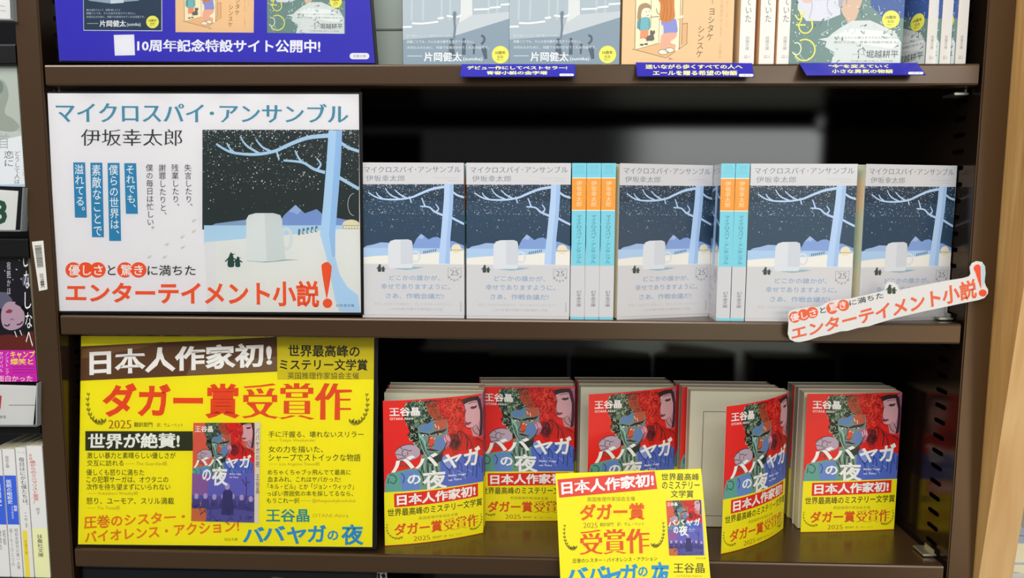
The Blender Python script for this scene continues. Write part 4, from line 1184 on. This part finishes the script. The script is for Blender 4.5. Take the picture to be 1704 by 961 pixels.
# ------------------------------------------------------------------ lower shelf: red crime paperbacks
GC = 'red crime paperbacks with yellow bands on the lower shelf'
W6, T6 = 0.1085, 0.0145
stacks = [  # base of hinge (photo), turn, opening angles, copies behind, their shift, names
    ((803, 886), 0, (30, 9), 2, -0.001, 'frontmost red paperback at far left, its cover bowed open beside the yellow poster', 'leftmost red paperback'),
    ((953, 866), 3, (0, 0), 2, 0.0005, 'second red paperback from the left, upright and partly behind its bowed neighbour', 'second red paperback'),
    ((1118, 866), 2, (26, 12), 2, -0.0015, 'third red paperback, standing directly behind the yellow award card', 'third red paperback behind the award card'),
    ((1302, 879), 0, (52, 23), 2, -0.009, 'red paperback right of the award card, cover swung open over its cream title page', 'swung-open red paperback'),
    ((1486, 880), 2, (7, 2), 2, 0.001, 'rightmost red paperback, standing apart near the slotted side panel', 'rightmost red paperback'),
]
for (hp, rz, (a0, a1), nb, sx, lab, ref) in stacks:
    h = at(*hp, Z=Z_LOW)
    c = math.cos(math.radians(rz)); s_ = math.sin(math.radians(rz))
    cx = h.x - (W6 / 2 * c + T6 / 2 * s_); cy = h.y - (W6 / 2 * s_ - T6 / 2 * c)
    book('crime', cx, cy, Z_LOW, rz, lab, GC, a0, a1)
    for k in range(1, nb + 1):
        d = k * 0.0157
        book('crime', cx + sx * (0.5 + 0.5 * k / nb) - d * s_ + (0.0012 if k % 2 else -0.0008), cy + d * c + 0.001, Z_LOW, rz,
             'red paperback, %s of the copies behind the %s' % (('nearer', 'farther')[k - 1], ref), GC)

# ------------------------------------------------------------------ top shelf
W7 = 0.1055
for i, (px_, lab) in enumerate(((671, 'silver-grey paperback in shrink wrap nearest the blue poster, top shelf'), (847.5, 'silver-grey paperback in shrink wrap touching the peach paperback, top shelf'))):
    p = at(px_, 107, Y=0.006)
    book('silver', p.x + W7 / 2, 0.006 + 0.0065, Z_TOP, 0.4, lab, 'silver paperbacks on the top shelf')
    book('silver', p.x + W7 / 2 + 0.001, 0.006 + 0.0065 + 0.0165, Z_TOP, 0.2, 'spare silver-grey paperback right behind the one ' + ('nearest the blue poster' if i == 0 else 'touching the peach paperback'), 'silver paperbacks on the top shelf')
p = at(1034, 107, Y=0.005)
book('beige', p.x + W7 / 2, 0.005 + 0.00775, Z_TOP, 0.5, 'peach paperback with a drawing of a girl and a long-haired woman at a door', 'peach paperbacks on the top shelf')
for j, (px_, lab) in enumerate(((1240.5, 'first white-spined peach paperback, next to the face-out peach one'), (1275.5, 'middle one of the three white-spined peach paperbacks'), (1307, 'third white-spined peach paperback, touching the green paperback'))):
    p = at(px_ - 4.5, 106, Y=0.006)
    book('beige', p.x + 0.0165, 0.0075 + W7 / 2, Z_TOP, -76, lab, 'peach paperbacks on the top shelf') if False else None
def spine_out(kind, px_, py, y, rz, T, W, Z, lab, grp):
    """stand a book with the middle of its spine above a point of the shelf edge"""
    p = at(px_, py, Y=y); a = math.radians(rz)
    ux, uy = math.cos(a), math.sin(a)              # local x axis
    book(kind, p.x - ux * W / 2, y - uy * W / 2, Z, rz, lab, grp)
for px_, lab in ((1241.5, 'first white-spined peach paperback, next to the face-out peach one'), (1274.5, 'middle one of the three white-spined peach paperbacks'), (1304, 'third white-spined peach paperback, touching the green paperback')):
    spine_out('beige', px_, 106, 0.006, -84, 0.0155, W7, Z_TOP, lab, 'peach paperbacks on the top shelf')
p = at(1313.5, 106, Y=0.004)
book('green', p.x + W7 / 2, 0.0045 + 0.00775, Z_TOP, 0.6, 'face-out green and white paperback with a splashing figure, in shrink wrap', 'green paperbacks on the top shelf')
for px_, lab in ((1548, 'first white-spined green paperback, its splashed cover showing aslant on the left'), (1571, 'middle one of three white-spined green paperbacks at the right end'), (1597, 'last white-spined green paperback, nearest the right side panel')):
    spine_out('green', px_, 106, 0.009, -70, 0.0155, W7, Z_TOP, lab, 'green paperbacks on the top shelf')

# pale cartons seen in the gap beside the blue poster
for k, (z0, z1) in enumerate(((Z_TOP, 0.2895), (0.2905, 0.42))):
    mb = MB(); mb.box(-0.150, -0.095, 0.045, 0.125, z0, z1, mat(0xaab5aa, 0.55))
    o = mb.build('carton', None, None, 0.001)
    tag(o, ('lower' if k == 0 else 'upper') + ' pale grey-green carton in the gap beside the blue poster', 'box', 'pale cartons beside the blue poster')

# ------------------------------------------------------------------ shelf-edge cards
def shelf_edge_card(label, art, px, ys, col=0x2b25a6):
    P = planar(px, ys)
    o = card('shelf_talker', P, art, col, 0.0006, None, 0.35, 0.4, 0.3)
    tag(o, label, 'shelf card', 'blue cards on the top shelf edge')
    return o
Q1 = [(125, 80), (1410, 80), (1415, 220), (105, 222)]
c = lambda q, ox, oy, s_: [(ox + x / s_, oy + y / s_) for x, y in q]
shelf_edge_card('blue shelf card under the two silver paperbacks', shelf_tag([('デビュー作にしてベストセラー!', (190, 101, 1322, 142)), ('青春小説の金字塔', (412, 158, 1104, 200))], Q1, (1236, 189, 1396, 215)),
                c(Q1, 750, 95, 6.816), (-0.001, -0.001, -0.014, -0.014))
Q2 = [(202, 553), (1232, 560), (1250, 680), (215, 675)]
shelf_edge_card('blue shelf card under the peach paperbacks', shelf_tag([('迷いながら歩くすべての人へ', (288, 572, 1150, 612)), ('エールを贈る希望の物語', (356, 625, 1104, 668))], Q2, (1118, 656, 1244, 680)),
                c(Q2, 1020, 0, 5.325), (-0.001, -0.001, -0.014, -0.014))
Q3 = [(150, 525), (1130, 525), (1207, 622), (212, 628)]
shelf_edge_card('blue shelf card under the green paperbacks, slanting at both ends', shelf_tag([('“今”を変えていく', (405, 538, 908, 568)), ('小さな勇気の物語', (432, 578, 944, 612))], Q3, (1066, 600, 1186, 621)),
                c(Q3, 1300, 0, 5.012), (-0.001, -0.001, -0.018, -0.018))

# yellow award card clipped to the lower shelf edge
px4 = [(910 + x / 4.783, 760 + y / 4.783) for x, y in [(68, 130), (1228, 92), (1318, 1150), (117, 1170)]]
P = planar(px4, (0.008, 0.008, -0.026, -0.026))
root = empty('display_card', (P[2] + P[3]) / 2)
tag(root, 'yellow award card with red lettering clipped to the lower shelf edge', 'shelf card')
card('printed_card', P, award_tag(), 0xf4e81c, 0.0008, root, 0.45, 0.35, 0.15, None, (P[2] + P[3]) / 2)
mb = MB(); cx = (P[2].x + P[3].x) / 2; o_ = (P[2] + P[3]) / 2
mb.box(cx - 0.012 - o_.x, cx + 0.012 - o_.x, -0.0185 - o_.y, -0.0001 - o_.y, Z_LOW - 0.013 - o_.z, Z_LOW - 0.011 - o_.z, mat(0xd8dcdc, 0.2, 0.5))
tag(mb.build('clip', root), 'clear plastic clip')

# cut-out slogan sign taped to the middle shelf edge
out = [(100, 452), (112, 424), (160, 408), (285, 388), (330, 392), (352, 386), (400, 356), (470, 338), (545, 330), (580, 326), (700, 300), (838, 268), (848, 222), (872, 200), (915, 204), (944, 232), (955, 262), (1100, 232), (1320, 190), (1440, 172), (1488, 158), (1500, 140), (1493, 90), (1510, 58), (1545, 42), (1585, 48), (1608, 80), (1612, 130), (1605, 200), (1614, 230), (1632, 258), (1630, 290), (1604, 322), (1560, 338), (1440, 362), (1300, 392), (1130, 428), (940, 472), (780, 520), (720, 540), (640, 552), (560, 575), (500, 580), (420, 604), (340, 620), (250, 650), (190, 662), (150, 660), (112, 640), (97, 600), (103, 520)]
box4 = [(97, 42), (1634, 42), (1634, 662), (97, 662)]
A = Art(box4, 1, 1)
org = 0xe9643c; dk = 0x3a3d3a
def sl(x): return 452 - 0.262 * (x - 215)
for x0, x1, n in ((150, 285, 3), (438, 525, 2)):
    for k in range(n):
        x = x0 + (x1 - x0) * k / (n - 1); A.ell(x, sl(x) + (8 if x > 400 else 0), 45, 44, org)
A.txt('優しさ', ((112, 450), (310, 402), (320, 462), (120, 505)), 0xf6ece6, 0.012)
A.txt('驚き', ((412, 372), (540, 340), (548, 402), (420, 430)), 0xf6ece6, 0.012)
A.txt('と', ((342, 398), (386, 386), (392, 432), (348, 442)), dk, 0.012); A.txt('に満ちた', ((568, 342), (828, 276), (834, 322), (574, 384)), dk, 0.012)
penguin_pair(A, 897, 288, 32, 0x3c463c)
A.txt('エンターテイメント小説', ((122, 548), (1536, 170), (1548, 320), (128, 650)), org, 0.028)
A.poly([(1520, 95), (1535, 72), (1560, 68), (1574, 90), (1574, 130), (1578, 235), (1570, 235), (1535, 130)], 0xf0502c, True); A.ell(1590, 284, 30, 27, 0xf0502c)
A.poly([(1580, 60), (1604, 80), (1608, 130), (1602, 190), (1588, 230), (1582, 160)], 0xb4d4de, True)
Z4 = lambda x, y: (1290 + x / 4.605, 425 + y / 4.605)
P = [at(*Z4(*q), Y=-0.010) for q in box4]
fnn = A.fn
o = card('slogan_sign', P, A, 0xdfdcd8, 0.0010, None, 0.5, 0.3, 0.1, [fnn(*q) for q in out][::-1])
tag(o, 'white cut-out sign with slanting orange slogan at the right of the middle shelf edge', 'sign')

# ------------------------------------------------------------------ right side: oak end panel and what lies past it
mb = MB()
b0 = (0.4803, 0.513); 
lo = lambda z: -0.003 - 0.112 * (z + 0.29)
z0, z1 = -0.60, 0.45
yb = lambda z: min(0.02, lo(z))
mb.hexa([(b0[0], lo(z0) if lo(z0) < 0.03 else 0.03, z0), (b0[1], min(lo(z0), 0.03), z0), (b0[1], 0.22, z0), (b0[0], 0.22, z0)],
        [(b0[0], lo(z1), z1), (b0[1], lo(z1), z1), (b0[1], 0.22, z1), (b0[0], 0.22, z1)], M_WOOD)
o = mb.build('end_panel'); o.data.materials.append(M_WOOD2)
for p in o.data.polygons:
    if p.normal.y < -0.7: p.material_index = 1
tag(o, 'oak end panel with a slanting front edge beside the right bookcase post', 'panel')
t = tag(empty('display_table', (0.75, 0.45, -0.62)), 'low cream display table past the oak panel at lower right', 'table')
mb = MB(); mb.box(-0.20, 0.35, -0.38, 0.35, 0.0, 0.22, mat(0xcfc6b0, 0.6)); mb.build('table_top', t, None, 0.003)
mb = MB(); mb.box(-0.18, 0.33, -0.28, 0.33, -0.60, 0.0, mat(0xb9ae96, 0.6)); mb.build('base', t)
cols = [(0xd9d4c2, 0xb05a4a), (0xcfd8e4, 0x5674a8), (0xe4e4e0, 0x8a8fae), (0x7f74b4, 0xe0e0ee)]
for k, (x, y, ht, (cb, ci)) in enumerate(((0.655, 0.42, 0.14, cols[0]), (0.63, 0.27, 0.085, cols[1]), (0.628, 0.165, 0.045, cols[2]))):
    n = max(2, int(ht / 0.022)); th = ht / n
    for j in range(n):
        zz = -0.40 + j * th
        root = empty('flat_book', (x + 0.002 * (j % 2), y, zz))
        nm = ('far cream-covered', 'middle blue-patterned', 'near white-covered')[k]
        tag(root, ('topmost book of the %s pile past the oak panel' % nm) if j == n - 1 else 'book %s the top of the %s pile past the oak panel' % (('just below', 'second below', 'third below', 'fourth below', 'fifth below', 'sixth below')[n - 2 - j], nm), 'book', 'book piles past the oak panel')
        m = MB(); m.box(-0.063, 0.065, -0.064, 0.064, 0.001, th - 0.0012, M_PAGES); m.build('page_block', root)
        A = Art([(0, 0), (100, 0), (100, 100), (0, 100)], 0.13, 0.13)
        if j == n - 1:
            rg = random.Random(k)
            A.strokes([[(rg.uniform(5, 90), yy), (rg.uniform(10, 95), yy + rg.uniform(-8, 8)), (rg.uniform(10, 95), yy)] for yy in range(8, 96, 8)], 1.6, ci)
            A.rect(8, 10, 60, 22, ci)
        m = MB()
        fn = lambda a, b, o_: (-0.065 + a, -0.065 + b, th - 0.001 + o_)
        m.box(-0.065, 0.065, -0.065, 0.065, th - 0.0012, th - 0.0008, mat(cb, 0.5)); m.box(-0.065, 0.065, -0.065, 0.065, 0.0, 0.0008, mat(cb, 0.5)); m.box(-0.065, -0.0635, -0.065, 0.065, 0.0, th - 0.0008, mat(cb, 0.5))
        fill(m, A, fn, 0.0003)
        m.build('cover', root)

# ------------------------------------------------------------------ left bay stock
def quad_card(name, label, cat, px, y, art, col, th, group=None, rough=0.45, film=False):
    P = [at(a, b, Y=y) for a, b in px]
    root = empty(name, (P[2] + P[3]) / 2); tag(root, label, cat, group)
    card('front', P, art, col, th, root, rough, 0.35, 0.2, None, (P[2] + P[3]) / 2)
    return root, P
ZL = lambda q, ox, oy, s_: [(ox + x / s_, oy + y / s_) for x, y in q]
# pale wrapped book, upper left
Qa = [(-160, 85), (75, 88), (118, 708), (-160, 700)]
A = Art(Qa, 1, 1)
A.poly([(-160, 85), (75, 88), (95, 420), (-160, 350)], 0xa9b0a6); A.poly([(-160, 85), (75, 88), (78, 130), (-160, 110)], 0xc2c6be)
A.poly([(-60, 200), (10, 190), (40, 250), (20, 330), (60, 360), (90, 400), (40, 420), (-60, 380)], 0x8d978a, True); A.ell(-10, 220, 26, 30, 0x6f7d70, 14)
A.poly([(-160, 500), (100, 440), (118, 708), (-160, 700)], 0xd7dadd)
A.txt('首', (-10, 428, 42, 505), 0x9fa8a2, -0.0); A.txt('恋に', ((18, 520), (66, 520), (70, 590), (20, 600)), 0x3c4246) if False else A.vtxt('恋に', 16, 514, 66, 600, 0x50565a)
A.vtxt('どうして人は', 66, 514, 94, 694, 0x54585c); A.vtxt('この', 104, 590, 116, 650, 0x8a8e92)
A.poly([(-160, 700), (117, 694), (118, 706), (-160, 712)], 0x9db6d6)
def small_book(px, y, art, col, label, th=0.012):
    P = [at(a, b, Y=y) for a, b in px]; org = (P[2] + P[3]) / 2
    root = empty('paperback_book', org); tag(root, label, 'book', 'face-out books in the left bay')
    card('cover', P, art, col, 0.0006, root, 0.4, 0.35, 0.25, None, org)
    d = Vector((0, 0.0008, 0)); e = Vector((0, th, 0)); q = [p * 1 for p in P]
    mb = MB(); i_ = Vector((0.001, 0, 0)); k_ = Vector((0, 0, 0.001))
    mb.hexa([q[3] + d + i_ + k_ - org, q[2] + d - i_ + k_ - org, q[2] + e - i_ + k_ - org, q[3] + e + i_ + k_ - org], [q[0] + d + i_ - k_ - org, q[1] + d - i_ - k_ - org, q[1] + e - i_ - k_ - org, q[0] + e + i_ - k_ - org], M_PAGES)
    mb.build('page_block', root)
    return root, P
r1, _ = small_book(ZL(Qa, 0, 60, 2.826), 0.006, A, 0xb4b8b2, 'pale grey-green face-out book above the price card with a green 3')
def price_card(px, y, art, label, holder_px):
    P = [at(a, b, Y=y) for a, b in px]; org = (P[2] + P[3]) / 2
    root = empty('price_card', org); tag(root, label, 'price card', 'white cards in clear holders in the left bay')
    card('paper', P, art, 0xe4e3e0, 0.0005, root, 0.5, 0.3, 0.1, None, org)
    H = [at(a, b, Y=y - 0.002) for a, b in holder_px]
    mb = MB(); e = Vector((0, 0.009, 0)); n_ = (H[3] - org, H[2] - org, H[1] - org, H[0] - org)
    mb.add(n_, [(0, 1, 2, 3)], M_SLEEVE)
    mb.hexa([H[3] - org, H[2] - org, H[2] + e - org, H[3] + e - org], [H[3] - org + Vector((0, 0, .0015)), H[2] - org + Vector((0, 0, .0015)), H[2] + e - org + Vector((0, 0, .0015)), H[3] + e - org + Vector((0, 0, .0015))], mat(0x8a8f90, 0.2, 0.5))
    r_ = Vector((0.0012, 0, 0))
    mb.hexa([H[2] - r_ - org, H[2] - org, H[2] + e - org, H[2] + e - r_ - org], [H[1] - r_ - org, H[1] - org, H[1] + e - org, H[1] + e - r_ - org], mat(0x9aa0a2, 0.2, 0.5))
    tag(mb.build('clear_holder', root), 'clear plastic holder')
    return root
Qb = [(-160, 712), (86, 728), (72, 915), (-160, 915)]
A = Art(Qb, 1, 1); A.txt('2,3', (-60, 772, 34, 886), 0x27503c, 0.02) if False else A.txt('3', (-22, 772, 36, 886), 0x27503c, 0.035)
price_card(ZL(Qb, 0, 60, 2.826), -0.004, A, 'white price card with a dark green 3 in a clear holder', ZL([(-160, 708), (112, 712), (100, 918), (-160, 918)], 0, 60, 2.826))
# dark book with a reclining face
Qc = [(-200, 62), (128, 62), (183, 712), (-200, 712)]
A = Art(Qc, 1, 1)
A.poly(Qc, 0x100d14)
A.poly([(-60, 470), (165, 440), (175, 540), (-60, 540)], 0x5a1c14)
A.poly([(-60, 250), (30, 255), (60, 290), (20, 330), (-60, 330)], 0x55566a); A.poly([(105, 190), (145, 175), (150, 230), (110, 225)], 0x4c4c5c)
A.poly([(10, 330), (35, 300), (75, 300), (105, 320), (118, 370), (105, 415), (60, 435), (20, 425), (5, 380)], 0xa88a9c, True)
A.poly([(25, 345), (45, 332), (62, 340), (50, 352), (32, 352)], 0x8a2f40); A.stroke([(48, 385), (58, 380), (66, 384)], 4, 0x6a4a5c)
A.stroke([(20, 408), (36, 414), (46, 404)], 6, 0x1c1018); A.stroke([(80, 408), (98, 404), (108, 392)], 6, 0x1c1018)
A.strokes([[(75, 300), (120, 330), (140, 400), (120, 460)], [(105, 320), (150, 380), (150, 440)], [(10, 430), (60, 450), (110, 455)], [(5, 420), (-20, 440)]], 18, 0x0c0910)
A.strokes([[(70, 440), (80, 470)], [(95, 435), (105, 462)]], 4, 0xd8d4d8)
w = 0xe6e4e2
for i, ch in enumerate('しなしなへ'[:5]):
    A.txt(ch, (112 + 3 * i, 66 + 94 * i, 142 + 4 * i, 66 + 94 * i + 78), w, 0.0)
A.vtxt('宿野かほ', 32, 120, 52, 268, 0xb9b6bc)
A.dots([(rng.uniform(-20, 150), rng.uniform(70, 200), 2.4) for _ in range(16)], 0xc8c8d0)
A.poly([(-200, 538), (168, 538), (183, 712), (-200, 712)], 0xc420a4)
A.txt('キャンプ', (50, 542, 168, 580), 0xf2d24a, 0.02); A.txt('爆笑と', (50, 582, 160, 616), 0xf2d24a, 0.02); A.txt('面白かった', (-12, 676, 158, 712), 0xf6c0d0, 0.015)
A.vtxt('ノンストップ', 24, 545, 44, 672, 0xf0d0e4); A.vtxt('サバイバル', -4, 545, 16, 660, 0xf0d0e4)
A.strokes([[(60, 628), (172, 628)], [(60, 644), (172, 644)], [(60, 660), (172, 660)]], 4, 0x8e1878)
small_book(ZL(Qc, 0, 390, 2.911), 0.006, A, 0x100d14, 'black face-out book with a pale reclining face and a magenta band')
Qd = [(-200, 722), (178, 732), (160, 928), (-200, 925)]
A = Art(Qd, 1, 1); A.txt('1', ((-6, 784), (12, 780), (6, 846), (-12, 850)), 0xc83a3a, 0.06); A.stroke([(46, 828), (178, 828)], 2.5, 0x55555a); A.txt('les', (-8, 872, 32, 890), 0x66666a)
price_card(ZL(Qd, 0, 390, 2.911), -0.004, A, 'white card in a clear holder below the black face-out book', ZL([(-200, 716), (182, 720), (178, 930), (-200, 930)], 0, 390, 2.911))
Qe = [(-60, -40), (38, -40), (44, 78), (-60, 74)]
A = Art(Qe, 1, 1); A.strokes([[(-10, 20), (20, 24)], [(-10, 40), (24, 42)]], 2, 0xa0a0a4); A.stroke([(40, -40), (44, 78)], 3, 0x6a6e70)
price_card(ZL(Qe, 0, 0, 2.4), -0.004, A, 'white card in a clear holder at the upper left corner', ZL([(-60, -44), (46, -44), (52, 82), (-60, 80)], 0, 0, 2.4))
# upright spines at lower left
def spine_book(px_top, ptop, pxb, art_fn, label, T, y=0.004):
    """book seen by its spine; px_top = (x0, x1) at row ptop, base on the bay's shelf"""
    a = at(px_top[0], ptop, Y=y); b = at(px_top[1], ptop, Y=y)
    T = b.x - a.x - 0.0004; Hh = a.z - (-0.283)
    root = empty('paperback_book', ((a.x + b.x) / 2, y, -0.283)); tag(root, label, 'book', 'upright paperbacks in the left bay')
    A = Art([(0, 0), (100, 0), (100, 960), (0, 960)], T, Hh); art_fn(A)
    mb = MB()
    c_ = mat(0xe2e0dc, 0.45, 0.35, 0.0, 0.2)
    mb.box(-T / 2, T / 2, 0, 0.0006, 0, Hh, c_); mb.box(-T / 2, -T / 2 + 0.0004, 0.0006, 0.105, 0, Hh, c_); mb.box(T / 2 - 0.0004, T / 2, 0.0006, 0.105, 0, Hh, c_)
    fill(mb, A, lambda u_, v_, o_: (-T / 2 + u_, -o_, v_), 0.0, None, 0.45, 0.35, 0.2)
    mb.build('cover', root)
    mb = MB(); mb.box(-T / 2 + 0.0006, T / 2 - 0.0006, 0.0007, 0.104, 0.001, Hh - 0.0008, M_PAGES); mb.build('page_block', root)
def s1(A):
    A.rect(0, 190, 100, 560, 0x3a62d8); A.vtxt('激動の', 20, 600, 50, 760, 0x4a4a4a); A.vtxt('昭和', 60, 600, 88, 720, 0x5a5a5a); A.vtxt('昭和史', 30, 250, 74, 420, 0xe8ecf6, 0.02)
def s2(A):
    A.vtxt('保阪正康', 18, 50, 50, 140, 0x5a5a5c); A.rect(2, 195, 98, 562, 0x3a62d8); A.vtxt('仮説の昭和史', 12, 225, 58, 408, 0xe8ecf6, 0.015); A.vtxt('戦前', 62, 418, 90, 462, 0xe8ecf6, 0.02); A.vtxt('日本編集部', 40, 420, 58, 520, 0xd0d8f0)
    A.vtxt('昭和史研究の第一人者', 54, 590, 84, 900, 0x6a6a6c); A.vtxt('描くもうひとつの', 10, 590, 38, 880, 0x7a7a7c)
def s3(A):
    A.txt('川上 弘', (10, 30, 90, 40), 0x9a8a8a); A.vtxt('毎日はにかむ僕たちは。', 24, 70, 84, 440, 0x4a4c4e, 0.006, drift=10); A.vtxt('こやま', 40, 470, 76, 590, 0x6a6a6a)
    A.rect(14, 610, 60, 960, 0xecd83a); A.vtxt('双葉文庫', 26, 680, 52, 790, 0x9a8620)
def s4(A):
    A.vtxt('50歳からのミニマリスト宣言!', 12, 55, 52, 420, 0xc85a4e, 0.014, drift=8); A.vtxt('桃子', 34, 445, 60, 500, 0x55585a); A.poly([(0, 600), (100, 590), (100, 960), (0, 960)], 0xe9ebb0)
    A.vtxt('扶桑社文庫', 28, 640, 66, 810, 0x4f5a3a, 0.01)
for (a, b), t_, fn_, lab in (((-18, 2.2), 748, s1, 'blue and white paperback spine at the left edge of the picture'), ((3.2, 24), 746.5, s2, 'white spine with a blue title panel in the left bay'), ((25, 42.5), 744, s3, 'white spine with black brush lettering and a yellow foot label'), ((43.5, 70), 741, s4, 'white spine with red title lettering next to the left post')):
    spine_book((a, b), t_, None, fn_, lab, 0)
